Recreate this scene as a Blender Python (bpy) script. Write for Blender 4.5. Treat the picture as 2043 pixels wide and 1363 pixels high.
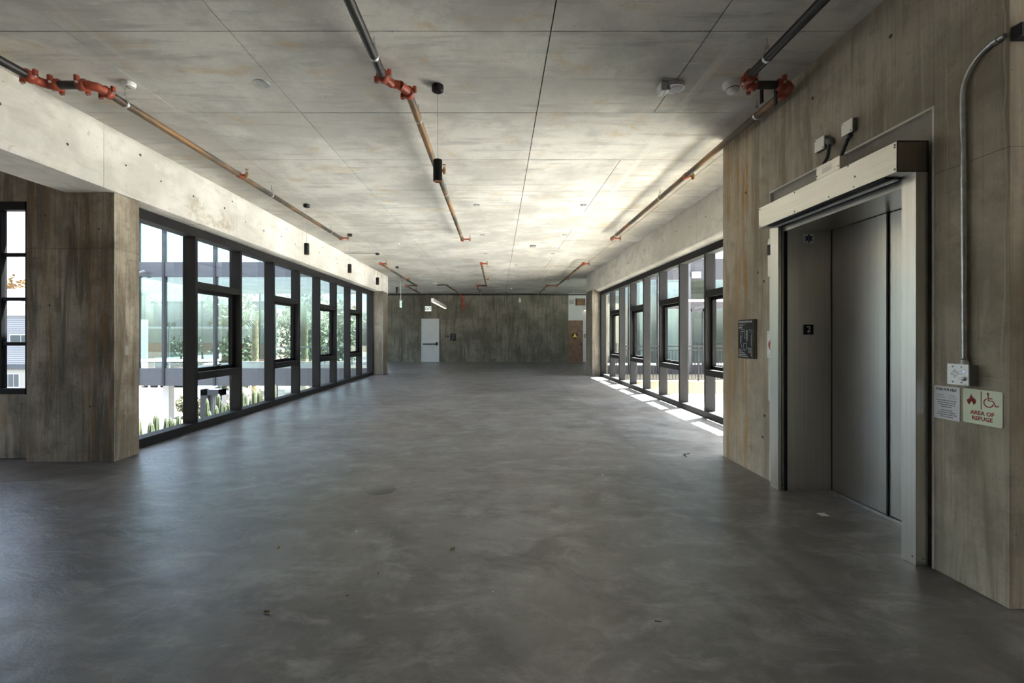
import bpy, math, random
from mathutils import Vector, Matrix

# ------------------------------------------------------------------ scene, camera, sky, sun, exposure
for o in list(bpy.data.objects):
    bpy.data.objects.remove(o)
SC = bpy.context.scene
COL = SC.collection
random.seed(7)
PI = math.pi
EYE = 1.41
CEIL = 3.70
GROUND = -4.40

cam_d = bpy.data.cameras.new('camera')
cam_d.sensor_width = 36.0
cam_d.sensor_fit = 'HORIZONTAL'
cam_d.lens = 886.0 / 2043.0 * 36.0
cam_d.shift_x = 28.5 / 2043.0
cam_d.shift_y = -11.5 / 2043.0
cam_d.clip_start = 0.05
cam_d.clip_end = 500
cam = bpy.data.objects.new('camera', cam_d)
cam.location = (0, 0, EYE)
cam.rotation_euler = (PI / 2, 0, 0)
COL.objects.link(cam)
SC.camera = cam

SUN_DIR = Vector((0.90, 0.63, 2.85)).normalized()
world = bpy.data.worlds.new('sky')
SC.world = world
world.use_nodes = True
wn = world.node_tree
wn.nodes.clear()
w_out = wn.nodes.new('ShaderNodeOutputWorld')
w_bg = wn.nodes.new('ShaderNodeBackground')
w_sky = wn.nodes.new('ShaderNodeTexSky')
w_sky.sky_type = 'NISHITA'
w_sky.sun_disc = False
w_sky.sun_elevation = math.asin(SUN_DIR.z)
w_sky.sun_rotation = math.atan2(SUN_DIR.x, SUN_DIR.y)
w_sky.air_density = 1.0
w_sky.dust_density = 4.0
w_sky.ozone_density = 0.6
w_hs = wn.nodes.new('ShaderNodeHueSaturation')
w_hs.inputs['Saturation'].default_value = 0.75
wn.links.new(w_sky.outputs[0], w_hs.inputs['Color'])
wn.links.new(w_hs.outputs[0], w_bg.inputs[0])
w_bg.inputs[1].default_value = 0.215
wn.links.new(w_bg.outputs[0], w_out.inputs[0])

sun_d = bpy.data.lights.new('sun', 'SUN')
sun_d.energy = 20.0
sun_d.angle = math.radians(0.6)
sun_d.color = (1.0, 0.98, 0.95)
sun = bpy.data.objects.new('sun', sun_d)
sun.rotation_euler = SUN_DIR.to_track_quat('Z', 'Y').to_euler()
sun.location = (12, 9, 38)
COL.objects.link(sun)

SC.view_settings.view_transform = 'Standard'
SC.view_settings.look = 'None'
SC.view_settings.gamma = 1.0
SC.view_settings.use_curve_mapping = False
SC.view_settings.exposure = 2.72
SC.cycles.max_bounces = 14
SC.cycles.diffuse_bounces = 7
SC.cycles.glossy_bounces = 5
SC.cycles.transparent_max_bounces = 24
SC.cycles.sample_clamp_indirect = 6.0
SC.cycles.use_denoising = True

# ------------------------------------------------------------------ materials
def new_mat(name):
    m = bpy.data.materials.new(name)
    m.use_nodes = True
    nt = m.node_tree
    nt.nodes.clear()
    out = nt.nodes.new('ShaderNodeOutputMaterial')
    return m, nt, out

def put(nt, sock, v):
    if v is None:
        return
    if isinstance(v, bpy.types.NodeSocket):
        nt.links.new(v, sock)
    elif isinstance(v, (tuple, list)):
        if sock.type == 'RGBA':
            sock.default_value = (v[0], v[1], v[2], 1)
        else:
            sock.default_value = v
    else:
        sock.default_value = v

def N(nt, t, ins=None, **props):
    n = nt.nodes.new(t)
    for k, v in props.items():
        setattr(n, k, v)
    for k, v in (ins or {}).items():
        put(nt, n.inputs[k], v)
    return n

def mixc(nt, f, a, b, blend='MIX'):
    n = N(nt, 'ShaderNodeMix', {0: f, 6: a, 7: b}, data_type='RGBA', blend_type=blend)
    return n.outputs[2]

def mth(nt, op, a, b=0.0, c=None, clamp=False):
    n = N(nt, 'ShaderNodeMath', {0: a, 1: b}, operation=op, use_clamp=clamp)
    if c is not None:
        put(nt, n.inputs[2], c)
    return n.outputs[0]

def step(nt, v, lo, hi):
    n = N(nt, 'ShaderNodeMapRange', {0: v, 1: lo, 2: hi, 3: 0.0, 4: 1.0}, interpolation_type='SMOOTHSTEP')
    return n.outputs[0]

def position(nt):
    return N(nt, 'ShaderNodeNewGeometry').outputs['Position']

def noise(nt, vec, sc=(1, 1, 1), scale=1.0, detail=4, rough=0.55, off=(0, 0, 0), dist=0.0):
    mp = N(nt, 'ShaderNodeMapping', {0: vec, 1: off, 3: sc})
    n = N(nt, 'ShaderNodeTexNoise', {'Vector': mp.outputs[0], 'Scale': scale, 'Detail': detail, 'Roughness': rough, 'Distortion': dist})
    return n.outputs[0]

def xyz(nt, vec):
    s = N(nt, 'ShaderNodeSeparateXYZ', {0: vec})
    return s.outputs

def band(nt, v, centre, half, soft):
    d = mth(nt, 'ABSOLUTE', mth(nt, 'SUBTRACT', v, centre))
    return mth(nt, 'SUBTRACT', 1.0, step(nt, d, half, half + soft), clamp=True)

def principled(nt, out, col, rough=0.5, metal=0.0, normal=None, spec=0.5, aniso=0.0):
    p = N(nt, 'ShaderNodeBsdfPrincipled', {'Base Color': col, 'Roughness': rough, 'Metallic': metal, 'Specular IOR Level': spec})
    if aniso:
        p.inputs['Anisotropic'].default_value = aniso
    if normal is not None:
        nt.links.new(normal, p.inputs['Normal'])
    nt.links.new(p.outputs[0], out.inputs[0])
    return p

def bump(nt, h, strength, dist=0.01):
    return N(nt, 'ShaderNodeBump', {'Strength': strength, 'Distance': dist, 'Height': h}).outputs[0]

MATS = {}
def plain(name, col, rough=0.5, metal=0.0, spec=0.5, var=0.0, vscale=6.0):
    """a plain finish with slight uneven tone"""
    m, nt, out = new_mat(name)
    c = col
    p = position(nt)
    if var:
        n = noise(nt, p, scale=vscale, detail=5)
        dark = tuple(x * (1 - var) for x in col)
        lite = tuple(min(1, x * (1 + var)) for x in col)
        c = mixc(nt, step(nt, n, 0.3, 0.7), dark, lite)
    principled(nt, out, c, rough, metal, spec=spec)
    MATS[name] = m
    return m

def emitter(name, col, strength, base=(0.8, 0.8, 0.8)):
    m, nt, out = new_mat(name)
    p = principled(nt, out, base, 0.4)
    p.inputs['Emission Color'].default_value = (*col, 1)
    p.inputs['Emission Strength'].default_value = strength
    MATS[name] = m
    return m

def glass(name, tint, refl=1.0, ior=1.5):
    m, nt, out = new_mat(name)
    lw_ = N(nt, 'ShaderNodeLayerWeight', {0: 0.5}).outputs['Facing']
    fr = mth(nt, 'ADD', mth(nt, 'MULTIPLY', mth(nt, 'POWER', lw_, 5.0), 0.75), 0.035)
    f = mth(nt, 'MULTIPLY', fr, refl, clamp=True)
    t = N(nt, 'ShaderNodeBsdfTransparent', {0: tuple(math.sqrt(x) for x in tint)})
    g = N(nt, 'ShaderNodeBsdfGlossy', {0: (0.95, 1.0, 1.0), 'Roughness': 0.0})
    mx = N(nt, 'ShaderNodeMixShader', {0: f, 1: t.outputs[0], 2: g.outputs[0]})
    nt.links.new(mx.outputs[0], out.inputs[0])
    MATS[name] = m
    return m

def concrete(name, base, dark, light, stain, streak=True, axis='y', stain_amt=0.5, rough=0.8, drips=0.0, rust_at=None,
             grain=(1, 1, 1), pits=0.6, seed=0.0, stripes=(), spots=0.0, tone=0.22, blotch=()):
    """cast concrete: clouding, form grain, stains, bug holes"""
    m, nt, out = new_mat(name)
    p = position(nt)
    s = xyz(nt, p)
    o = (seed, seed * 1.7, seed * 0.6)
    cloud = noise(nt, p, scale=0.9, detail=7, rough=0.62, off=o)
    c = mixc(nt, step(nt, cloud, 0.38, 0.62), dark, light)
    c = mixc(nt, 0.45, c, base)
    patch = noise(nt, p, scale=2.7, detail=6, rough=0.65, off=(o[1], o[0], 3.1))
    c = mixc(nt, mth(nt, 'MULTIPLY', step(nt, patch, 0.5, 0.72), 0.5), c, dark)
    if streak:
        st = noise(nt, p, sc=(5.5, 5.5, 0.55), scale=1.0, detail=9, rough=0.68, off=o, dist=0.7)
        c = mixc(nt, mth(nt, 'MULTIPLY', step(nt, st, 0.46, 0.64), 0.8), c, dark)
        st2 = noise(nt, p, sc=(10, 10, 0.7), scale=1.0, detail=9, rough=0.7, off=(o[2] + 4, 2, 1), dist=0.5)
        c = mixc(nt, mth(nt, 'MULTIPLY', step(nt, st2, 0.54, 0.70), 0.6), c, light)
        st3 = noise(nt, p, sc=(60, 60, 0.9), scale=1.0, detail=3, rough=0.5, off=o)
        c = mixc(nt, mth(nt, 'MULTIPLY', step(nt, st3, 0.48, 0.68), 0.36), c, dark)
    else:
        g = noise(nt, p, sc=grain, scale=1.0, detail=6, rough=0.62, off=o)
        c = mixc(nt, mth(nt, 'MULTIPLY', step(nt, g, 0.50, 0.70), 0.65), c, dark)
        g2 = noise(nt, p, sc=tuple(x * 2.3 for x in grain), scale=1.0, detail=4, rough=0.6, off=(o[1] + 7, 1, 2))
        c = mixc(nt, mth(nt, 'MULTIPLY', step(nt, g2, 0.58, 0.75), 0.5), c, light)
    if streak:
        mot = noise(nt, p, scale=6.0, detail=8, rough=0.72, off=(o[1], 3, 5))
        c = mixc(nt, mth(nt, 'MULTIPLY', step(nt, mot, 0.5, 0.72), 0.55), c, dark)
        sn = noise(nt, p, sc=(2.6, 2.6, 0.5), scale=1.0, detail=7, rough=0.65, off=(5 + o[0], 2, 8), dist=0.5)
    else:
        sn = noise(nt, p, sc=(1.6, 2.4, 1.6), scale=1.3, detail=5, rough=0.6, off=(5 + o[0], 2, 8), dist=0.6)
    c = mixc(nt, mth(nt, 'MULTIPLY', step(nt, sn, 0.55, 0.74), stain_amt), c, stain)
    if spots:
        sp = noise(nt, p, scale=9.0, detail=3, rough=0.7, off=(o[0] + 1, 4, 2), dist=1.0)
        c = mixc(nt, mth(nt, 'MULTIPLY', step(nt, sp, 0.66, 0.74), spots), c, tuple(x * 0.45 for x in dark))
    if drips:
        co = s[1] if axis == 'y' else s[0]
        wob = noise(nt, p, scale=2.2, detail=3, rough=0.5, off=(9, 9, o[0]))
        q = mth(nt, 'ADD', mth(nt, 'MULTIPLY', co, 7.0), mth(nt, 'MULTIPLY', wob, 0.55))
        saw = mth(nt, 'ABSOLUTE', mth(nt, 'SUBTRACT', mth(nt, 'FRACT', q), 0.5))
        line = mth(nt, 'SUBTRACT', 1.0, step(nt, saw, 0.012, 0.045), clamp=True)
        gate = step(nt, noise(nt, p, sc=(5, 5, 0.55), scale=1.0, detail=3, off=(3, 1 + o[0], 6)), 0.50, 0.60)
        c = mixc(nt, mth(nt, 'MULTIPLY', mth(nt, 'MULTIPLY', line, gate), drips), c, (0.62, 0.58, 0.48))
    if rust_at is not None:
        co = s[1] if axis == 'y' else s[0]
        wob = noise(nt, p, sc=(5, 5, 1.6), scale=1.0, detail=7, rough=0.7, off=(2, 2, 2))
        for (cc, hw, amt) in rust_at:
            b = band(nt, mth(nt, 'ADD', co, mth(nt, 'MULTIPLY', mth(nt, 'SUBTRACT', wob, 0.5), 0.22)), cc, hw * 0.15, hw)
            fade = step(nt, noise(nt, p, sc=(14, 14, 1.1), scale=1.0, detail=7, rough=0.7, off=(cc, 1, 1)), 0.40, 0.62)
            c = mixc(nt, mth(nt, 'MULTIPLY', mth(nt, 'MULTIPLY', b, fade), amt), c, (0.42, 0.22, 0.055))
    for (yc, yh, zc, zh) in blotch:
        wv = mth(nt, 'MULTIPLY', mth(nt, 'SUBTRACT', noise(nt, p, scale=3.2, detail=7, rough=0.7, off=(yc, 2, 2)), 0.5), 1.1)
        my = band(nt, mth(nt, 'ADD', s[1], wv), yc, yh * 0.7, yh * 0.9)
        mz = band(nt, mth(nt, 'ADD', s[2], mth(nt, 'MULTIPLY', wv, 0.45)), zc, zh * 0.7, zh)
        side = step(nt, mth(nt, 'MULTIPLY', s[0], -1.0), 0.0, 1.0)
        tx = mth(nt, 'MULTIPLY', step(nt, noise(nt, p, scale=14, detail=6, rough=0.7), 0.3, 0.65), side)
        c = mixc(nt, mth(nt, 'MULTIPLY', mth(nt, 'MULTIPLY', mth(nt, 'MULTIPLY', my, mz), tx), 0.7), c, (0.36, 0.29, 0.18))
    for (ax, cc, hw, col, amt) in stripes:
        b = band(nt, s[ax], cc, hw, hw * 0.8)
        wear = step(nt, noise(nt, p, sc=(5, 1.2, 3), scale=1.0, detail=4, off=(cc, 3, 3)), 0.28, 0.6)
        c = mixc(nt, mth(nt, 'MULTIPLY', mth(nt, 'MULTIPLY', b, wear), amt), c, col)
    pit = N(nt, 'ShaderNodeTexVoronoi', {'Vector': p, 'Scale': 11.0, 'Randomness': 1.0})
    pd = mth(nt, 'SUBTRACT', 1.0, step(nt, pit.outputs['Distance'], 0.03, 0.075), clamp=True)
    pg = step(nt, noise(nt, p, scale=1.8, detail=3, off=(1, 7, o[0])), 0.5, 0.6)
    pm = mth(nt, 'MULTIPLY', mth(nt, 'MULTIPLY', pd, pg), pits)
    c = mixc(nt, pm, c, tuple(x * 0.3 for x in dark))
    fine = noise(nt, p, scale=55, detail=4, rough=0.7)
    c = mixc(nt, mth(nt, 'MULTIPLY', step(nt, fine, 0.35, 0.7), 0.18), c, dark)
    rnd = N(nt, 'ShaderNodeObjectInfo').outputs['Random']
    c = mixc(nt, mth(nt, 'MULTIPLY', rnd, tone), c, dark)
    h = mth(nt, 'SUBTRACT', mth(nt, 'MULTIPLY', fine, 0.5), mth(nt, 'MULTIPLY', pm, 1.0))
    principled(nt, out, c, rough, 0.0, bump(nt, h, 0.35, 0.006), spec=0.3)
    MATS[name] = m
    return m

def floor_mat():
    m, nt, out = new_mat('polished_floor_concrete')
    p = position(nt)
    s = xyz(nt, p)
    cloud = noise(nt, p, scale=0.45, detail=7, rough=0.60, dist=0.4)
    c = mixc(nt, step(nt, cloud, 0.28, 0.72), (0.102, 0.098, 0.094), (0.240, 0.240, 0.242))
    blot = noise(nt, p, scale=1.7, detail=8, rough=0.68, off=(4, 1, 0), dist=0.5)
    c = mixc(nt, mth(nt, 'MULTIPLY', step(nt, blot, 0.42, 0.70), 0.8), c, (0.062, 0.060, 0.059))
    pale = noise(nt, p, sc=(1.0, 1.6, 1), scale=2.6, detail=8, rough=0.72, off=(14, 6, 0), dist=0.4)
    c = mixc(nt, mth(nt, 'MULTIPLY', step(nt, pale, 0.45, 0.72), 0.7), c, (0.35, 0.35, 0.355))
    warm = noise(nt, p, scale=0.5, detail=4, rough=0.6, off=(2, 12, 0))
    c = mixc(nt, mth(nt, 'MULTIPLY', step(nt, warm, 0.45, 0.72), 0.45), c, (0.125, 0.090, 0.056))
    b = band(nt, mth(nt, 'ADD', s[0], mth(nt, 'MULTIPLY', mth(nt, 'SUBTRACT', blot, 0.5), 0.08)), 1.76, 0.02, 0.06)
    wear = step(nt, noise(nt, p, sc=(2, 0.9, 1), scale=1.0, detail=3, off=(3, 3, 3)), 0.36, 0.62)
    c = mixc(nt, mth(nt, 'MULTIPLY', mth(nt, 'MULTIPLY', b, wear), 0.5), c, (0.08, 0.08, 0.08))
    fine = noise(nt, p, scale=24, detail=6, rough=0.75)
    c = mixc(nt, mth(nt, 'MULTIPLY', step(nt, fine, 0.35, 0.8), 0.35), c, (0.12, 0.115, 0.11))
    scratch = noise(nt, p, sc=(1.2, 2.4, 1), scale=2.5, detail=8, rough=0.68, off=(1, 2, 0), dist=0.7)
    rg = N(nt, 'ShaderNodeMapRange', {0: scratch, 1: 0.3, 2: 0.7, 3: 0.29, 4: 0.42}).outputs[0]
    principled(nt, out, c, rg, 0.0, bump(nt, scratch, 0.30, 0.02), spec=0.6)
    MATS['floor'] = m
    return m

def steel(name, col, rough, grain='z'):
    m, nt, out = new_mat(name)
    p = position(nt)
    sc = (90, 90, 0.6) if grain == 'z' else (90, 1, 90)
    g = noise(nt, p, sc=sc, scale=1.0, detail=3, rough=0.5)
    smear = noise(nt, p, scale=2.4, detail=5, rough=0.6)
    r = mth(nt, 'ADD', rough - 0.03, mth(nt, 'MULTIPLY', smear, 0.04))
    c = mixc(nt, step(nt, g, 0.3, 0.7), tuple(x * 0.9 for x in col), col)
    principled(nt, out, c, r, 1.0)
    MATS[name] = m
    return m

def pipe_mat():
    m, nt, out = new_mat('steel_pipe_rusting')
    p = position(nt)
    a = noise(nt, p, sc=(3, 0.9, 3), scale=1.0, detail=4, rough=0.6)
    c = mixc(nt, step(nt, a, 0.42, 0.62), (0.075, 0.066, 0.055), (0.30, 0.17, 0.075))
    b = noise(nt, p, sc=(8, 3, 8), scale=2.0, detail=5, rough=0.7, off=(3, 1, 2))
    c = mixc(nt, mth(nt, 'MULTIPLY', step(nt, b, 0.52, 0.7), 0.7), c, (0.16, 0.14, 0.12))
    principled(nt, out, c, 0.5, 0.25)
    MATS['pipe'] = m
    return m

def brick_mat():
    m, nt, out = new_mat('far_brickwork')
    p = position(nt)
    b = N(nt, 'ShaderNodeTexBrick', {'Vector': N(nt, 'ShaderNodeMapping', {0: p, 2: (PI / 2, 0, 0)}).outputs[0],
          'Color1': (0.42, 0.17, 0.08), 'Color2': (0.52, 0.24, 0.12), 'Mortar': (0.5, 0.44, 0.38), 'Scale': 4.0})
    principled(nt, out, b.outputs[0], 0.85)
    MATS['brick'] = m

def leaf_mat(name, a, b):
    m, nt, out = new_mat(name)
    p = position(nt)
    n = noise(nt, p, scale=2.5, detail=4)
    principled(nt, out, mixc(nt, step(nt, n, 0.35, 0.65), a, b), 0.6, spec=0.3)
    MATS[name] = m

floor_mat()
concrete('ceil', (0.74, 0.715, 0.65), (0.40, 0.39, 0.365), (0.86, 0.835, 0.77), (0.62, 0.44, 0.22), streak=False, grain=(1.2, 9, 4),
         stain_amt=0.6, pits=0.8, rough=0.75, stripes=((0, 1.84, 0.03, (0.80, 0.77, 0.70), 0.6), (0, -3.08, 0.02, (0.80, 0.77, 0.70), 0.25)), spots=0.3)
concrete('beam', (0.78, 0.755, 0.69), (0.50, 0.48, 0.43), (0.87, 0.84, 0.77), (0.52, 0.43, 0.27), streak=False, grain=(4, 1.6, 6),
         stain_amt=0.3, pits=0.9, seed=3.0, spots=0.4, blotch=((6.55, .35, 3.10, .06), (7.0, .14, 3.22, .10), (6.25, .10, 3.27, .08)))
concrete('column', (0.48, 0.41, 0.31), (0.145, 0.118, 0.088), (0.76, 0.68, 0.55), (0.46, 0.28, 0.095), axis='x', stain_amt=0.65, drips=0.5, seed=1.3, spots=0.4,
         rust_at=((-4.36, 0.07, 0.7), (-4.55, 0.10, 0.4), (-5.02, 0.06, 0.4), (-5.2, 0.05, 0.4)))
concrete('core', (0.50, 0.44, 0.335), (0.25, 0.215, 0.16), (0.66, 0.60, 0.48), (0.33, 0.24, 0.12), axis='y', stain_amt=0.45, drips=0.5, seed=5.2,
         rust_at=((4.74, 0.075, 1.0), (4.90, 0.09, 0.75), (5.08, 0.08, 0.8), (4.60, 0.05, 0.5)))
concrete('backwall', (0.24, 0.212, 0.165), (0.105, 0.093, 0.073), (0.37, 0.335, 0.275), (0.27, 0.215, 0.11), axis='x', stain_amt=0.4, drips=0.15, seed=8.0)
concrete('grout', (0.40, 0.375, 0.33), (0.29, 0.27, 0.235), (0.50, 0.47, 0.42), (0.36, 0.31, 0.24), streak=False, grain=(6, 6, 6), stain_amt=0.2, seed=2.0, pits=0.9)
concrete('patchdisc', (0.15, 0.142, 0.135), (0.09, 0.085, 0.08), (0.19, 0.18, 0.17), (0.12, 0.10, 0.08), streak=False, grain=(6, 6, 6), rough=0.4, pits=0.3)
concrete('street', (0.034, 0.033, 0.032), (0.028, 0.027, 0.026), (0.042, 0.040, 0.038), (0.03, 0.028, 0.026), streak=False, grain=(0.5, 0.5, 1), stain_amt=0.3)
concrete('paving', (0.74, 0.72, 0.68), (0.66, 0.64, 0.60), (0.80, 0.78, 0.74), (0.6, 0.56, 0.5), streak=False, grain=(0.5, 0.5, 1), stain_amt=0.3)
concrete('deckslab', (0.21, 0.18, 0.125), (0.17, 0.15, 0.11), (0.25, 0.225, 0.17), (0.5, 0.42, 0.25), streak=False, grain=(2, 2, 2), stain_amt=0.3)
plain('joint', (0.10, 0.092, 0.08), 0.9)
plain('tie', (0.085, 0.075, 0.06), 0.95)
plain('frame', (0.023, 0.0225, 0.023), 0.6, 0.0, spec=0.10, var=0.06)
plain('frame_black', (0.007, 0.007, 0.0075), 0.6, 0.0, spec=0.10)
plain('gasket', (0.006, 0.006, 0.006), 0.6)
steel('steel', (0.76, 0.73, 0.685), 0.30)
steel('steel_satin', (0.74, 0.71, 0.64), 0.42, 'y')
steel('steel_dark', (0.30, 0.255, 0.215), 0.40)
plain('galv', (0.52, 0.53, 0.53), 0.35, 0.9, var=0.15, vscale=25)
plain('zinc', (0.66, 0.66, 0.64), 0.35, 0.6)
plain('box_cover', (0.90, 0.885, 0.81), 0.5, 0.2)
plain('flex', (0.075, 0.075, 0.082), 0.5)
pipe_mat()
plain('pipe_black', (0.035, 0.031, 0.028), 0.42, 0.2, var=0.25)
plain('red', (0.36, 0.065, 0.030), 0.45, var=0.22, vscale=20)
plain('brass', (0.40, 0.26, 0.12), 0.4, 0.7)
plain('black', (0.008, 0.008, 0.008), 0.45, spec=0.3)
plain('black_matte', (0.018, 0.018, 0.018), 0.7)
plain('white_plastic', (0.80, 0.79, 0.76), 0.35)
plain('white_paint', (0.62, 0.63, 0.64), 0.55, var=0.03)
plain('white_wall', (0.68, 0.68, 0.67), 0.8, var=0.03)
plain('grey_plastic', (0.40, 0.40, 0.38), 0.45)
plain('grey_metal', (0.20, 0.205, 0.21), 0.5, 0.3)
plain('wood_door', (0.20, 0.105, 0.062), 0.5, var=0.25, vscale=4)
plain('bronze', (0.20, 0.11, 0.05), 0.45, 0.4, var=0.3)
plain('yellow', (0.85, 0.58, 0.07), 0.5)
plain('sign_black', (0.010, 0.0105, 0.012), 0.5, spec=0.25)
plain('sign_edge', (0.20, 0.13, 0.05), 0.4)
plain('sign_white', (0.88, 0.87, 0.90), 0.3)
plain('sign_green', (0.86, 0.93, 0.68), 0.22, spec=0.7)
plain('plate_white', (0.93, 0.93, 0.93), 0.35)
plain('ink_black', (0.02, 0.02, 0.025), 0.6)
plain('ink_grey', (0.30, 0.30, 0.30), 0.6)
plain('ink_white', (0.75, 0.75, 0.74), 0.6)
plain('ink_red', (0.42, 0.04, 0.03), 0.55)
plain('ink_blue', (0.012, 0.035, 0.12), 0.5)
plain('ink_green', (0.02, 0.20, 0.07), 0.5)
plain('spandrel', (0.085, 0.088, 0.098), 0.45, 0.2, var=0.05)
plain('spandrel_dark', (0.035, 0.034, 0.042), 0.5, 0.2)
plain('siding', (0.30, 0.295, 0.30), 0.7)
plain('stucco', (0.40, 0.375, 0.32), 0.8)
plain('tar_roof', (0.25, 0.24, 0.24), 0.9)
plain('wood_orange', (0.40, 0.19, 0.07), 0.7)
plain('tyre', (0.015, 0.015, 0.015), 0.8)
plain('car_paint', (0.16, 0.20, 0.27), 0.25, 0.4)
plain('car_glass', (0.02, 0.03, 0.035), 0.1)
plain('window_glass', (0.085, 0.095, 0.10), 0.12)
plain('cone', (0.80, 0.70, 0.62), 0.6)
plain('cactus', (0.045, 0.062, 0.028), 0.7, var=0.35, vscale=5)
plain('bark', (0.20, 0.15, 0.10), 0.9, var=0.3, vscale=8)
plain('palm_bark', (0.36, 0.28, 0.14), 0.9, var=0.4, vscale=6)
plain('dry_leaf', (0.30, 0.19, 0.07), 0.7)
plain('dark_bit', (0.02, 0.018, 0.015), 0.8)
plain('tape', (0.62, 0.60, 0.57), 0.6)
brick_mat()
leaf_mat('leaf', (0.035, 0.05, 0.022), (0.085, 0.10, 0.045))
leaf_mat('leaf_pale', (0.10, 0.105, 0.06), (0.20, 0.19, 0.11))
leaf_mat('leaf_autumn', (0.10, 0.065, 0.03), (0.24, 0.15, 0.07))
leaf_mat('leaf_dark', (0.018, 0.032, 0.015), (0.045, 0.065, 0.03))
glass('glass', (0.93, 0.97, 0.965), 1.0)
glass('glass_teal', (0.50, 0.605, 0.60), 3.6)
glass('glass_clear', (0.74, 0.82, 0.82), 1.4)
glass('glass_frit', (0.34, 0.46, 0.47), 2.0)
glass('glass_exit', (0.55, 0.92, 0.70), 1.2)
emitter('lamp_warm', (1.0, 0.80, 0.55), 0.40)
emitter('bulb_dim', (1.0, 0.55, 0.30), 0.03, (0.45, 0.25, 0.15))
emitter('exit_face', (1.0, 1.0, 0.95), 0.10)
emitter('exit_lit_green', (0.35, 1.0, 0.65), 0.12)
emitter('led_blue', (0.25, 0.25, 1.0), 0.3)

# ------------------------------------------------------------------ mesh helpers
def world_loc(o):
    v = Vector((0, 0, 0))
    while o is not None:
        v += o.location
        o = o.parent
    return v

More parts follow.
